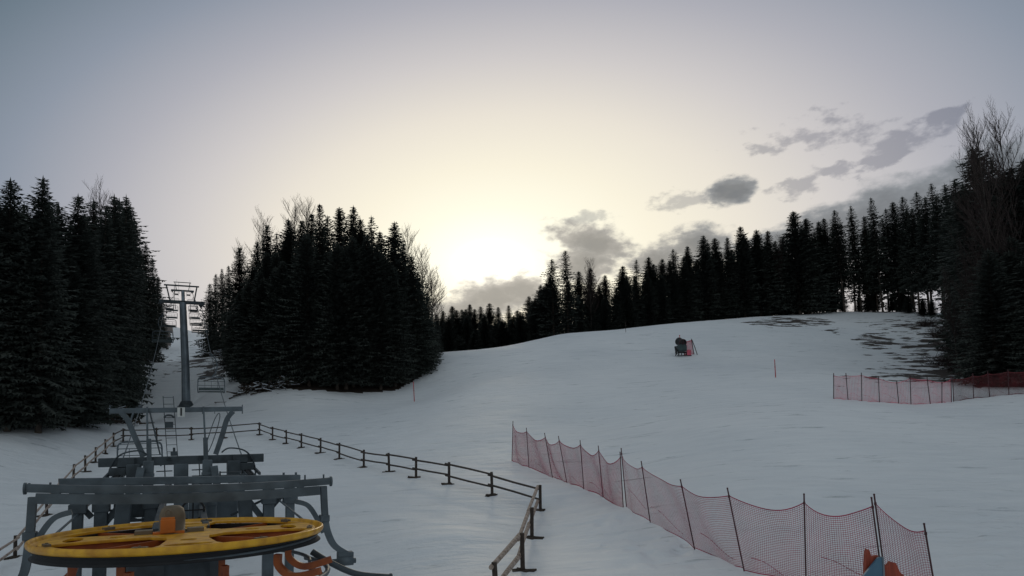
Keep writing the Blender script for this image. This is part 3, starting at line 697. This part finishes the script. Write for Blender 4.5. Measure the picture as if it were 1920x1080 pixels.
# ------------------------------------------------------------------ safety nets
def lin(a, b, t): return a+(b-a)*t
def net_section(name, label, poles, cell=.048, wire=.010, mat_=None, nseg=14, cat='safety net', hn=1.9, sag=.21, group=None, pole_m=None, pr=.018, tail=None, colr=None):
    """poles: list of (base point, top point). Netting hangs between them with a sagging top."""
    base = poles[0][0]
    t = thing(name, label, cat, base, 0, group)
    for (a, b_) in poles:
        m = MB(); a = a-base; b2 = b_-base; d = (b2-a).normalized()
        m.tube([a-d*.35, b2-d*.02], pr, 8); m.lathe([(pr*1.5, -.03), (pr*1.5, .03), (pr, .035)], b2-d*.22, 8); m.tube([b2-d*.03, b2], pr*1.2, 8)
        m.build('pole', pole_m or M['pole'], t)
    V = []; Fc = []
    def quad(p, q, w, nrm):
        d = q-p; s_ = nrm*w*.5
        k = len(V); V.extend([p-s_, q-s_, q+s_, p+s_]); Fc.append((k, k+1, k+2, k+3))
    for (a0, b0), (a1, b1) in zip(poles, poles[1:]):
        L = (a1-a0).length; nv = max(3, int(L/cell)); nh = int(hn/cell)
        dirn = (a1-a0).normalized(); side = Vector((dirn.y, -dirn.x, 0))
        bu = random.uniform(-.12, .12); tsag = sag*random.uniform(.55, 1.6); ph = random.uniform(0, 6)
        def pt(u, v):
            bot = lin(a0, a1, u); bot.z = hz(bot.x, bot.y)+.02+.04*math.sin(5*u+ph)
            d0 = (b0-a0); d1 = (b1-a1); tp = lin(a0+d0*.90, a1+d1*.90, u)
            s_ = 4*u*(1-u); s_ = s_*(1+.35*(u-.5)*math.cos(ph))+.03*math.sin(9*u+ph)*s_
            tp.z -= tsag*s_*(1+.25*math.sin(3*u+ph))
            q = lin(bot, tp, v)
            q += side*(bu*s_*(1.1-v)+.05*math.sin(7*u+ph+3*v)*s_+.10*math.sin(v*PI)*s_*math.sin(ph))
            q.z -= .05*s_*math.sin(v*PI)
            return q-base
        us = [i/nseg for i in range(nseg+1)]
        vup = Vector((0, 0, 1))
        grid_h = []
        for j in range(nh+1):
            v = j/nh; pr_ = [pt(u, v) for u in us]; w = wire*(1.0 if 0 < j < nh else 2.6)
            for i in range(nseg): quad(pr_[i], pr_[i+1], w, vup)
        vs_ = [k/7 for k in range(8)]
        for i in range(nv+1):
            u = i/nv; pr_ = [pt(u, v) for v in vs_]
            for k in range(7): quad(pr_[k], pr_[k+1], wire*.75, dirn)
        for _ in range(1):   # slack folds of doubled mesh
            u0 = random.uniform(0, .3); v0 = random.uniform(.2, .6); dv = random.uniform(-.25, -.1)
            fr = [pt(u0+(.65)*k/10, v0+dv*(k/10)+.05*math.sin(k*.5)) for k in range(11)]
            for k in range(10): quad(fr[k], fr[k+1], .014, vup)
    me = bpy.data.meshes.new('netting'); me.from_pydata([tuple(q) for q in V], [], Fc); me.materials.append(mat_ or M['net'])
    o = bpy.data.objects.new('netting', me); COL.objects.link(o); o.parent = t
    return t
def pole(pb, pt_, d, h=None):
    a = gpt(pb[0], pb[1], d); da = (a-CAM).dot(Fv)
    # top: real height from the apparent pole length, leaning as in the photo
    x0, y0, dd = pix(a)
    top = P(pt_[0]+(x0-pb[0]), y0-(pb[1]-pt_[1]), dd)
    return (a, top)
A_ = [pole(*q) for q in [((960,870),(962,795),35.5),((992,880),(987,805),34),((1036,897),(1021,813),31.5),((1063,910),(1047,822),29.8),((1095,928),(1088,836),28),((1131,943),(1122,846),26.3),((1169,962),(1163,858),24)]]
B_ = [pole(*q) for q in [((1175,962),(1165,852),24),((1220,999),(1203,884),21.5),((1303,1040),(1276,908),18.4),((1395,1076),(1364,923),16),((1512,1108),(1508,936),14.5),((1658,1128),(1635,953),13.9)]]
C_ = [pole(*q) for q in [((1664,1128),(1640,947),13.9),((1758,1150),(1734,1008),13.2),((1850,1210),(1830,1060),12.2)]]
net_section('safety_net', 'faded red safety net on thin leaning poles, the farthest of three joined sections in front', A_, group='safety nets across the near slope', nseg=8, wire=.015)
net_section('safety_net', 'long sagging red safety net section in the middle foreground between two double poles', B_, group='safety nets across the near slope')
net_section('safety_net', 'short safety net section dipping steeply at the bottom right beside the blue board', C_[:2], group='safety nets across the near slope', sag=.28)
D_ = [pole(*q) for q in [((1563,746),(1563,698),48),((1590,749),(1586,699),47.8),((1616,752),(1615,699),47.5),((1649,754),(1647,705),47.2),((1685,755),(1681,712),47),((1708,756),(1706,702),46.8),((1744,755),(1738,705),46.8),((1766,754),(1766,712),47),((1784,753),(1783,706),47.3)]]
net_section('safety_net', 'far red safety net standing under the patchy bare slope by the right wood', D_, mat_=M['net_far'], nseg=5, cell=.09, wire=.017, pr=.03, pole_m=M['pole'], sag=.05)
E_ = [pole(*q) for q in [((1788,754),(1786,708),47.4),((1826,752),(1824,705),48.3),((1856,748),(1852,700),48.5),((1892,744),(1890,696),48.8),((1932,742),(1927,694),48.8)]]
net_section('safety_net', 'shade-toned red protective net strung among trunks at the edge of the right wood', E_, mat_=M['net_shade'], nseg=5, cell=.08, wire=.02, pr=.03, sag=.12)

# marker poles
for (pb, ptp, d, m_, lab) in [((777,753),(775,716),70,M['pole_red'],'thin red marker pole at the corner of the middle wood'),
                              ((1174,640),(1173,620),97,M['wood_dark'],'tiny thin marker pole on the crest of the slope'),
                              ((1455,722),(1453,688),60,M['pole_red'],'lone thin red marker pole on the open slope left of the far net')]:
    a, tp = pole(pb, ptp, d)
    b = MB(); b.tube([Vector((0, 0, -.3)), (tp-a)*.5, tp-a], .05 if m_ is M['pole_red'] else .03, 8, .035)
    b.lathe([(.055, .0), (.06, .04), (.055, .08)], (tp-a)*.55, 8)
    o = b.build('marker_pole', m_); o.location = a; tag(o, lab, 'marker pole')
a = gpt(230, 757, 76); b = MB(); b.box((0, 0, .55), (.42, .42, 1.5)); b.box((0, 0, 1.33), (.5, .5, .1)); o = b.build('timber_stump', M['wood_dark']); o.location = a; tag(o, 'short square timber stump at the foot of the left wood', 'stump')

# blue board with orange padding near the bottom right corner
bp_ = gpt(1652, 1095, 12.2)
bp_ = P(1646, 1078, 11.6)
bt = thing('padded_barrier', 'blue board leaning with orange padding behind the net poles at lower right', 'barrier', (bp_.x, bp_.y, hz(bp_.x, bp_.y)), 0)
zb = bp_.z-bt.location.z
mb = MB(); mb.add([(-.42, 0, 0), (.12, .05, 0), (.12, .05, zb+.30), (.06, .05, zb+.30), (-.34, 0, zb-.10), (-.42, .05, 0), (.12, .1, 0), (.12, .1, zb+.30), (.06, .1, zb+.30), (-.34, .05, zb-.10)],
                  [(0, 1, 2, 3, 4), (9, 8, 7, 6, 5), (0, 4, 9, 5), (4, 3, 8, 9), (3, 2, 7, 8), (2, 1, 6, 7)]); mb.build('board', M['blue'], bt)
mb = MB(); mb.beam((.135, .07, 0), (.135, .07, zb+.31), .03, .07); mb.build('board_edge', M['steel_light'], bt)
def pad(pts, ny, name):
    b = MB(); n = len(pts); vs = []
    for (x, z) in pts: vs += [(x, ny, z), (x, ny+.08, z)]
    b.add(vs, [tuple(2*i for i in range(n)), tuple(2*i+1 for i in range(n))[::-1]]+[(2*i, 2*((i+1) % n), 2*((i+1) % n)+1, 2*i+1) for i in range(n)]); return b.build(name, M['orange_mesh'], bt)
pad([(-.2, 0), (-.16, zb-.1), (-.12, zb+.34), (-.09, zb+.44), (-.05, zb+.42), (-.02, zb+.3), (.1, zb+.32), (.14, 0)], .14, 'padding')
pad([(.16, 0), (.16, zb+.2), (.28, zb+.12), (.34, zb+.2), (.44, zb+.16), (.50, zb+.0), (.75, zb-.22), (1.0, zb-.5), (1.0, 0)], .16, 'padding')

# ------------------------------------------------------------------ snow cannon
sc = thing('snow_cannon', 'small dark snow cannon on a sledge frame out on the white slope', 'snow cannon', gpt(1278, 668, 80), .25); sc.scale = (.92, .92, .9)
b = MB(); b.lathe([(0, -.5), (.50, -.5), (.52, -.3), (.48, .55), (.56, .62), (.50, .64), (.44, .4), (.2, .35), (0, .3)], (0, 0, 0), 24, 'y'); o = b.build('fan_barrel', M['black'], sc); o.location = (0, 0, 1.95); o.rotation_euler = (.35, 0, 0)
b = MB(); b.lathe([(.5, -.04), (.55, -.04), (.55, .04), (.5, .04), (.5, -.04)], (0, -.5, 0), 24, 'y'); b.box((0, -.55, 0), (.9, .03, .05)); b.box((0, -.56, 0), (.05, .03, .9))
g_ = b.build('fan_guard', M['pole'], sc); g_.location = (0, 0, 1.95); g_.rotation_euler = (.35, 0, 0)
b = MB(); b.box((.05, 0, 1.1), (1.15, .9, .85)); b.box((0, -.1, 1.6), (.8, .6, .25)); b.build('housing', M['cannon'], sc)
b = MB(); b.box((.1, -.47, 1.1), (.8, .03, .5)); b.build('side_panel', M['cannon'], sc)
b = MB(); b.beam((-.75, -.4, .5), (1.1, -.4, .55), .1, .12); b.beam((-.75, .4, .5), (1.1, .4, .55), .1, .12)
for x in (-.6, -.2, 1.0): b.beam((x, -.4, .5), (x-.05, -.45, 0), .09, .09); b.beam((x, .4, .5), (x-.05, .45, 0), .09, .09)
b.beam((-.5, 0, .6), (-1.0, -.1, 1.35), .14, .14); b.beam((-.95, -.1, 1.3), (-.9, -.3, .2), .2, .2); b.build('chassis', M['black'], sc)
b = MB(); b.beam((-.9, -.5, .03), (1.2, -.5, .03), .16, .07); b.beam((-.9, .5, .03), (1.2, .5, .03), .16, .07); b.build('skid', M['black'], sc)
b = MB(); b.tube([(0, .3, 2.3), (0, .3, 2.85)], .035, 6); b.lathe([(0, 0), (.07, 0), (.07, .14), (0, .14)], (0, .3, 2.85), 8); b.build('beacon_mast', M['pole_red'], sc)
b = MB(); b.box((.85, -.52, .42), (.62, .05, .8)); b.build('crash_pad', M['net_far'], sc)
E2 = [pole(*q) for q in [((1283,664),(1283,637),80.5),((1301,656),(1296,627),81),((1308,657),(1297,629),80.6)]]
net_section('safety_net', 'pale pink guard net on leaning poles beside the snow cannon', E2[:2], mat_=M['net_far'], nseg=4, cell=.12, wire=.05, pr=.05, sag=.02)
a, tp = E2[2]; b = MB(); b.tube([(0, 0, -.2), (tp-a)*.5, tp-a], .05, 6); o = b.build('prop_pole', M['wood_dark']); o.location = a; tag(o, 'slanted prop pole leaning against the pink guard net by the snow cannon', 'pole')

# ------------------------------------------------------------------ trees
def spruce(seed, Ht=20.0, R=3.4, start=.05, dens=1.0, name='spruce'):
    rnd = random.Random(seed); V = []; Fc = []
    def tri(a, b, c):
        k = len(V); V.extend((a, b, c)); Fc.append((k, k+1, k+2))
    z = start*Ht; phase = rnd.uniform(0, 6)
    SLP = rnd.uniform(.34, .52)
    lop = [rnd.uniform(.72, 1.25) for _ in range(8)]
    while z < Ht*.985:
        t = (z/Ht-start)/(1-start)
        prof = R*(1-math.exp(-((1-t)*Ht*(1-start))*SLP/R))*(.80+.20*min(1, t*6))*rnd.uniform(.72, 1.2)+.03
        nb = max(5, int((6.5+5*(1-t))*dens))
        for k in range(nb):
            a = phase+2*PI*k/nb+rnd.uniform(-.3, .3); L = prof*rnd.uniform(.62, 1.18)*lop[int(((a % (2*PI))/(2*PI))*8) % 8]
            ca, sa = math.cos(a), math.sin(a); dr = rnd.uniform(.18, .42)*(1-.9*t)-.10*t
            ns = max(3, int(L/.36)); pr = None
            for i in range(ns+1):
                u = i/ns; r = L*u; zz = z-dr*L*(u**1.3)+.12*L*max(0, u-.7)
                c = Vector((ca*r, sa*r, zz+rnd.uniform(-.05, .05)))
                if i:
                    w = (.50*(1-u)+.20)*min(1.0, .20+L*.55)*rnd.uniform(.6, 1.35)
                    per = Vector((-sa, ca, 0)); fwd = Vector((ca, sa, -dr))*(.35*rnd.uniform(.8, 1.5))
                    for s_ in (-1, 1):
                        tri(pr, c, (pr+c)/2+per*s_*w+fwd*.6-Vector((0, 0, rnd.uniform(.05, .28)*(1-t*.7))))
                    if rnd.random() < .6: tri(pr, c, (pr+c)/2-Vector((rnd.uniform(-.1, .1), rnd.uniform(-.1, .1), rnd.uniform(.2, .55)*(1-.8*t))))
                pr = c
            tri(pr, pr+Vector((ca*.25, sa*.25, .03)), pr+Vector((-sa*.1, ca*.1, -.08)))
        z += Ht*.0165*rnd.uniform(.7, 1.35)*(1-.5*t)/max(dens, .65); phase += 2.4
    for k in range(7):   # leader shoot
        a = k*2.4; tri(Vector((0, 0, Ht)), Vector((math.cos(a)*.15, math.sin(a)*.15, Ht-1.0)), Vector((math.cos(a+1)*.15, math.sin(a+1)*.15, Ht-1.1)))
    me = bpy.data.meshes.new('crown'); me.from_pydata([tuple(q) for q in V], [], Fc); me.materials.append(M['spruce'])
    tk = MB(); tk.tube([(0, 0, -.6), (0, 0, .5), (0, 0, Ht*.5), (0, 0, Ht*.97)], .26, 8, .03)
    return me, tk
tmpl = []
def reg(kind, seed, **kw):
    me, tk = spruce(seed, **kw); to = tk.build('trunk', M['bark']); tm = to.data; bpy.data.objects.remove(to); tmpl.append((kind, me, tm))
for s_ in range(7): reg('full', 10+s_, R=2.6+.22*s_)
for s_ in range(3): reg('slim', 30+s_, R=1.8+.3*s_)
for s_ in range(3): reg('high', 50+s_, R=3.0, start=.22+.07*s_, dens=.85)
for s_ in range(2): reg('thin', 70+s_, R=2.6, start=.12, dens=.6)
KINDS = {}
for i, t in enumerate(tmpl): KINDS.setdefault(t[0], []).append(t)
ntree = 0
def plant(px, d, top, kind, label, group, wf=1.0, minh=5, lean=0, name='spruce_tree', jitter=True):
    global ntree
    w = P(px, 700, d); z = hz(w.x, w.y); x0, y0, dd = pix((w.x, w.y, z))
    h = (y0-top)*dd/FPX
    if h < minh: h = minh*random.uniform(1, 1.3)
    k, cm, tm = random.choice(KINDS[kind]); s = h/20.0
    t = thing(name, label, 'spruce tree', (w.x, w.y, z), random.uniform(0, 6.28), group)
    sx = s**.75*wf*random.uniform(.85, 1.22)
    t.scale = (sx, sx, s); t.rotation_euler = (random.uniform(-.02, .02), lean+random.uniform(-.015, .015), random.uniform(0, 6.28)) if not lean else (0, lean, 0)
    for nm, m_ in (('crown', cm), ('trunk', tm)):
        o = bpy.data.objects.new(nm, m_); COL.objects.link(o); o.parent = t
    ntree += 1
    return t
ORD = ['first', 'second', 'third', 'fourth', 'fifth', 'sixth', 'seventh', 'eighth', 'ninth', 'tenth', 'eleventh', 'twelfth', 'thirteenth', 'fourteenth', 'fifteenth', 'sixteenth', 'seventeenth', 'eighteenth', 'nineteenth', 'twentieth']
def ordi(i):
    if i < 20: return ORD[i]
    t = ['twenty', 'thirty', 'forty'][(i+1)//10-2]; r = (i+1) % 10
    return (['twentieth', 'thirtieth', 'fortieth'][(i+1)//10-2] if r == 0 else t+'-'+ORD[r-1])
# left wood
GL, GM, GR = 'spruces of the wood left of the chairlift', 'spruces of the round wood in the middle', 'spruces of the long wood along the right ridge'
left = [(-30,330,44,'full'),(15,320,45,'full'),(42,372,50,'slim'),(73,318,46,'full'),(103,370,50,'full'),(128,402,54,'slim'),(148,352,52,'full'),(170,362,60,'slim'),(186,372,58,'slim'),(204,352,60,'full'),(219,362,70,'slim'),(236,354,68,'full'),(254,405,85,'full'),(272,448,105,'full'),(284,478,118,'full'),(296,515,135,'full'),(304,560,160,'full')]
for i, (px, top, d, k) in enumerate(left):
    plant(px, d, top, k, 'spruce with the %s tip from the left in the left wood' % ordi(i), GL, wf=1.0 if px < 230 else .72)
skl = [(p[0], p[1]) for p in left]+[(318, 610)]
frl = [(-60,44.5),(0,46),(60,48),(140,50),(200,66),(212,86),(240,98),(270,112),(300,140),(320,185)]
def fill(n, x0, x1, front, sky, depth_add, lo, hi, kinds, label, group, wf=1.05, ranges=None):
    for i in range(n):
        px = random.uniform(x0, x1); u = random.random()**1.6
        d = float(interp(px, front))+depth_add*u+ (1.2 if u < .1 else 0)
        top = float(interp(px, sky))+random.uniform(lo, hi)*(1 if u > .15 else 1.5)
        plant(px, d, top, random.choice(kinds), label, group, wf)
for i in range(24):   # front rank, branches to the ground
    px = -45+i*(290+45)/23; d = float(interp(px+28*(px > 190), frl)); plant(px+random.uniform(-4, 4), d+random.uniform(0, 2), float(interp(px, skl))+random.uniform(30, 110), 'full', 'spruce standing below the skyline in the wood left of the chairlift', GL, wf=1.2 if px < 190 else .75)
fill(16, -50, 240, frl, skl, 35, 15, 90, ['full', 'full', 'slim'], 'spruce standing below the skyline in the wood left of the chairlift', GL, 1.15)
# middle wood
mid = [(392,528,118),(403,510,112),(417,500,106),(432,494,100),(453,458,92),(480,446,88),(505,411,84),(522,430,86),(546,402,82),(566,405,80),(584,392,80),(603,374,78),(622,398,80),(641,382,82),(662,376,80),(682,400,80),(699,395,79),(718,428,80),(739,408,79),(757,448,80),(775,474,80),(790,505,81),(802,545,83),(812,590,86),(820,630,92)]
for i, (px, top, d) in enumerate(mid):
    k = random.choice(['full', 'slim', 'thin']) if 450 < px < 750 else 'full'
    plant(px, d, top, k, 'spruce with the %s tip from the left in the middle wood' % ordi(i), GM, wf=1.0 if px > 440 else .75)
skm = [(385,545)]+[(p[0], p[1]) for p in mid]
frm = [(385,135),(420,104),(436,90),(460,75.5),(560,73.5),(640,73.5),(740,75.5),(790,80.5),(815,87)]
for i in range(26):
    px = 402+i*(808-402)/25; d = float(interp(px, frm)); plant(px+random.uniform(-4, 4), d+random.uniform(.3, 2), float(interp(px, skm))+random.uniform(30, 110), 'full', 'spruce standing below the skyline in the middle wood', GM, wf=1.2 if px > 450 else .7)
fill(18, 430, 800, frm, skm, 26, 18, 80, ['full', 'full', 'slim'], 'spruce standing below the skyline in the middle wood', GM, 1.15)
# right wood
right = [(832,580,150,'full'),(850,572,150,'full'),(868,578,152,'slim'),(884,568,155,'slim'),(905,572,155,'slim'),(921,566,150,'full'),(938,574,155,'slim'),(957,570,150,'slim'),(972,580,150,'full'),(996,553,140,'full'),
         (1040,482,118,'thin'),(1068,466,118,'thin'),(1090,505,125,'full'),(1112,500,126,'slim'),(1140,512,130,'full'),(1173,496,122,'full'),(1199,484,122,'thin'),(1226,478,126,'full'),(1248,482,126,'full'),(1272,463,124,'thin'),(1300,458,124,'slim'),(1330,436,124,'full'),(1352,442,126,'full'),
         (1375,440,126,'slim'),(1403,419,124,'full'),(1432,426,124,'full'),(1452,428,126,'slim'),(1478,440,128,'full'),(1506,390,122,'full'),(1522,405,123,'full'),(1550,410,126,'full'),(1568,404,126,'slim'),(1590,388,124,'high'),(1622,380,124,'high'),(1645,400,126,'slim'),
         (1662,364,122,'high'),(1688,385,124,'high'),(1702,372,122,'full'),(1722,362,120,'high'),(1750,352,118,'high'),(1780,336,112,'high'),(1806,338,108,'high'),(1826,328,100,'high'),(1842,335,92,'full'),(1872,262,66,'full'),(1905,285,62,'thin'),(1940,300,60,'full')]
for i, (px, top, d, k) in enumerate(right):
    plant(px, d, top, k, 'spruce with the %s tip from the left in the right wood' % ordi(i), GR, wf=1.0 if 1580 < px < 1800 else 1.35, lean=(-.05 if px > 1560 else 0))
skr = [(p[0], p[1]) for p in right]
frr = [(820,118),(940,122),(1050,118),(1280,122),(1500,128),(1700,120),(1800,100),(1850,72),(1960,60)]
LR = 'spruce standing below the skyline in the long right wood'
for i in range(34):
    px = 820+i*(1560-820)/33; d = float(interp(px, frr)); plant(px+random.uniform(-4, 4), d+random.uniform(.3, 4), float(interp(px, skr))+random.uniform(20, 70), 'full', LR, GR, wf=1.45)
fill(17, 825, 1570, frr, skr, 16, 8, 45, ['full', 'full', 'slim'], LR, GR, 1.3)
fill(8, 990, 1570, frr, skr, 14, 5, 25, ['full'], LR, GR, 1.2)
fill(22, 822, 1035, frr, skr, 22, 4, 30, ['full'], LR, GR, 1.35)
for i in range(14):
    px = 1572+i*(1835-1572)/13; d = float(interp(px, frr)); plant(px+random.uniform(-4, 4), d+random.uniform(.3, 3), float(interp(px, skr))+random.uniform(8, 45), random.choice(['high', 'high', 'thin']), LR, GR, wf=1.0)
for i in range(13):   # young growth under the tall trunks
    px = 1570+i*21; plant(px+random.uniform(-6, 6), float(interp(px, frr))+random.uniform(-1, 3), 560+random.uniform(-15, 25), 'full', LR, GR, wf=1.5, minh=3)
for i in range(15):
    px = 1836+i*9; d = float(interp(px, frr))-4; plant(px, d+random.uniform(0, 14), random.uniform(340, 500)-(px-1838)*.5, 'full', LR, GR, wf=1.4)

for i in range(8):
    plant(1864+i*13+random.uniform(-4, 4), 53+random.uniform(0, 4), random.uniform(440, 560)-i*8, 'full', 'spruce with branches to the ground in the dark thicket at the right edge', GR, wf=1.35)
# bare deciduous trees
def bare_tree(seed, Ht=16.0, spread=.5, n0=34, name='bare', bend=0, thick=.10):
    rnd = random.Random(seed); b = MB(); tw = MB()
    trunk = []
    x = y = 0; zz = 0
    for i in range(9):
        trunk.append(Vector((x, y, Ht*i/8*.97))); x += rnd.uniform(-.14, .14)+bend; y += rnd.uniform(-.14, .14)
    trunk[0].z = -.4
    b.tube(trunk, thick, 7, .02)
    def branch(p, d, L, r, lvl):
        pts = [p]; q = p.copy(); dd = d.copy()
        seg = 5 if lvl < 2 else 3
        for i in range(seg):
            dd = (dd+Vector((rnd.uniform(-.16, .16), rnd.uniform(-.16, .16), rnd.uniform(-.02, .16)))).normalized(); q = q+dd*L/seg; pts.append(q.copy())
        tw.tube(pts, r, 3, r*.35, cap=False)
        if lvl < 3:
            for i in range(1, seg+1):
                for _ in range(2 if lvl < 2 else 2):
                    a = rnd.uniform(0, 2*PI); v = Vector((math.cos(a), math.sin(a), rnd.uniform(.1, .8))).normalized()
                    branch(pts[i].copy(), (dd*.9+v*.75).normalized(), L*rnd.uniform(.32, .52), r*.5, lvl+1)
    for k in range(n0):
        t = .28+.70*k/n0; i = t*8; i0 = min(int(i), 7); p = trunk[i0].lerp(trunk[i0+1], i-i0)
        a = k*2.4+rnd.uniform(-.4, .4); d = Vector((math.cos(a)*spread, math.sin(a)*spread, rnd.uniform(.5, .9))).normalized()
        branch(p, d, Ht*.22*(1.15-t)*rnd.uniform(.8, 1.2)+.7, .045*(1.2-t)+.012, 1)
    to = b.build('trunk', M['birch']); tm = to.data; bpy.data.objects.remove(to); to = tw.build('twigs', M['twig']); wm = to.data; bpy.data.objects.remove(to)
    return tm, wm
BT = [bare_tree(s_, spread=sp_) for s_, sp_ in ((1, .45), (2, .6), (3, .38))]
def plant_bare(px, d, top, v, label, group=None, wf=1.0, lean=0):
    w = P(px, 700, d); z = hz(w.x, w.y); x0, y0, dd = pix((w.x, w.y, z)); h = (y0-top)*dd/FPX; s = h/16
    t = thing('bare_tree', label, 'bare tree', (w.x, w.y, z), 0, group); t.scale = (s*wf, s*wf, s); t.rotation_euler = (0, lean, random.uniform(0, 6.28) if not lean else 0)
    for nm, m_ in (('trunk', BT[v][0]), ('twigs', BT[v][1])):
        o = bpy.data.objects.new(nm, m_); COL.objects.link(o); o.parent = t
GB = 'bare leafless trees among the spruces'
for (px, d, top, v, wf, lean, lab) in [
    (492,92,398,1,1,0,'pale bare tree poking above the left shoulder of the middle wood'),(557,90,372,0,1,0,'bare twiggy crown left of the highest spruce of the middle wood'),(578,90,374,2,1,0,'bare twiggy crown touching the highest spruce of the middle wood'),
    (448,104,455,1,.9,0,'small bare tree at the left end of the middle wood'),(772,84,424,1,1,0,'bare tree lit by the glow on the right side of the middle wood'),(798,86,462,1,1.1,0,'bare tree with fine twigs just left of the sunset glow'),(812,90,500,0,1.2,0,'lowest bare tree hanging toward the sunset glow'),
    (180,72,345,0,.8,0,'faint bare twigs above the left wood'),
    (1112,120,484,0,.9,0,'slim bare tree beside the two dense spruces near the cloud'),(1475,124,440,0,.8,0,'bare tree between the spruce tips left of the tallest one'),
    (1902,54,205,2,.9,-.09,'tall bare birch at the right edge rising above every spruce'),(1945,56,195,2,1.0,-.09,'tallest bare birch cut by the right edge'),(1885,60,235,0,.8,-.09,'slim bare birch just left of the tall edge birches'),
    (1838,56,470,0,.9,-.08,'bare reddish young tree in front of the right wood'),(1862,54,420,1,.8,-.08,'bare young tree with thin pale trunk near the right edge'),(1800,62,500,2,.8,-.08,'bare thin tree at the left border of the right thicket'),(1918,52,430,1,.8,-.08,'low bare tree at the very right edge'),
    (1830,58,560,1,1.1,-.06,'short bare tree leaning over the patchy snow'),(1880,52,540,0,1,-.05,'short bare tree behind the shade-toned red net')]:
    plant_bare(px, d+(4 if px > 1830 else 0), top, v, lab, GB, wf*(.8 if px > 1790 else 1), lean)

# shrubs / brush piles
def bush(seed, r=1.6, h=1.8, n=70, m=None):
    rnd = random.Random(seed); b = MB()
    for k in range(n):
        a = rnd.uniform(0, 2*PI); e = rnd.uniform(.15, 1.2); L = r*rnd.uniform(.5, 1.1); p = Vector((rnd.uniform(-r, r)*.4, rnd.uniform(-r, r)*.4, -.1)); d = Vector((math.cos(a)*math.cos(e), math.sin(a)*math.cos(e), math.sin(e)*h/r)); pts = [p]
        for i in range(4): d = d+Vector((rnd.uniform(-.2, .2), rnd.uniform(-.2, .2), rnd.uniform(-.2, .1))); pts.append(pts[-1]+d*L/4)
        b.tube(pts, .022, 3, .008, cap=False)
        for q in pts[1:]:
            for _ in range(2):
                v = Vector((rnd.uniform(-1, 1), rnd.uniform(-1, 1), rnd.uniform(-.2, .8)))*L*.25; b.tube([q, q+v], .010, 3, .004, cap=False)
    return b
bs = [bush(i) for i in range(3)]
bms = []
for b in bs:
    o = b.build('shrub', M['twig']); bms.append(o.data); bpy.data.objects.remove(o)
GSH = 'leafless shrubs along the wood edges'
for i, (px, d, s, lab) in enumerate([(1772,70,1.5,'tangled leafless shrub leftmost on the patchy bare slope'),(1800,66,1.6,'tangled leafless shrub by the thin tree on the bare slope'),(1790,80,1.7,'leafless shrub on the upper bare slope below the ridge'),(1825,60,1.5,'leafless shrub behind the end of the far red net'),(1845,72,1.9,'dark shrub inside the edge of the right thicket'),(1770,92,1.7,'shrub under the ridge line near the right wood'),(1745,100,1.4,'small shrub on the ridge under the tall trunks'),(1870,56,1.7,'shrub behind the shade-toned red net among trunks'),
                             (262,108,1.3,'small shrub on the left bank of the lift aisle'),(268,100,1.5,'reddish shrub lower on the left bank of the lift aisle'),(205,74,1.2,'red twiggy shrub beside the timber stump'),(425,94,1.3,'shrub at the right bank of the lift aisle'),(520,75,1.3,'shrub above the snowy brush pile by the middle wood')]):
    a = gpt(px, 700, d); o = bpy.data.objects.new('shrub', bms[i % 3]); COL.objects.link(o); o.location = a; o.scale = (s, s, s*.9); o.rotation_euler = (0, 0, i*1.3); tag(o, lab, 'shrub', GSH)
def brush_pile(px, py, d, n, w, dpt, h, lab, seed, snow=.35):
    rnd = random.Random(seed); a = gpt(px, py, d); t = thing('brush_pile', lab, 'brush pile', a)
    b = MB(); s = MB()
    for k in range(n):
        x = rnd.gauss(0, w*.4); y = rnd.gauss(0, dpt*.4); z = rnd.uniform(0, h)*math.exp(-(x/w)**2*1.5); L = rnd.uniform(.7, 2.0); an = rnd.uniform(0, PI); e = rnd.uniform(-.35, .35)
        g_ = hz(a.x+x, a.y+y)-a.z
        d_ = Vector((math.cos(an)*math.cos(e), math.sin(an)*math.cos(e), math.sin(e)))*L/2; c = Vector((x, y, g_+z+.08)); r = rnd.uniform(.03, .09)
        b.tube([c-d_, c+Vector((0, 0, rnd.uniform(-.05, .08))), c+d_], r, 5, r*.5)
        if rnd.random() < snow: s.tube([c-d_*.8+Vector((0, 0, r)), c+Vector((0, 0, r*1.3)), c+d_*.7+Vector((0, 0, r))], r*.9, 6, r*.5)
    b.build('branches', M['rock'], t); s.build('snow_cover', M['snowcap'], t)
brush_pile(184, 792, 57, 150, 3.6, 1.5, 2.0, 'brush pile dusted with snow below the left wood', 5, .3)
brush_pile(480, 737, 73, 90, 3.2, 1.0, .8, 'low pile of snowy branches at the left foot of the middle wood', 6, .5)
brush_pile(535, 738, 73.5, 80, 2.6, 1.0, 1.3, 'heap of branches at the foot of the middle wood, right of the low pile', 7, .5)
brush_pile(508, 722, 77, 80, 2.8, 1.5, 2.6, 'tall tangle of snowy branches inside the edge of the middle wood', 8, .3)
brush_pile(262, 718, 100, 60, 2.2, 2, 1.2, 'branch litter on the left bank of the lift aisle', 9, .3)
brush_pile(410, 688, 104, 60, 3.0, 2.5, .8, 'branch litter on the right bank of the lift aisle', 10, .4)

# ------------------------------------------------------------------ render settings
scn.view_settings.view_transform = 'Standard'; scn.view_settings.look = 'None'; scn.view_settings.exposure = 0; scn.view_settings.gamma = 1
scn.cycles.max_bounces = 5; scn.cycles.diffuse_bounces = 3; scn.cycles.transparent_max_bounces = 4; scn.cycles.use_denoising = True
print('trees', ntree)
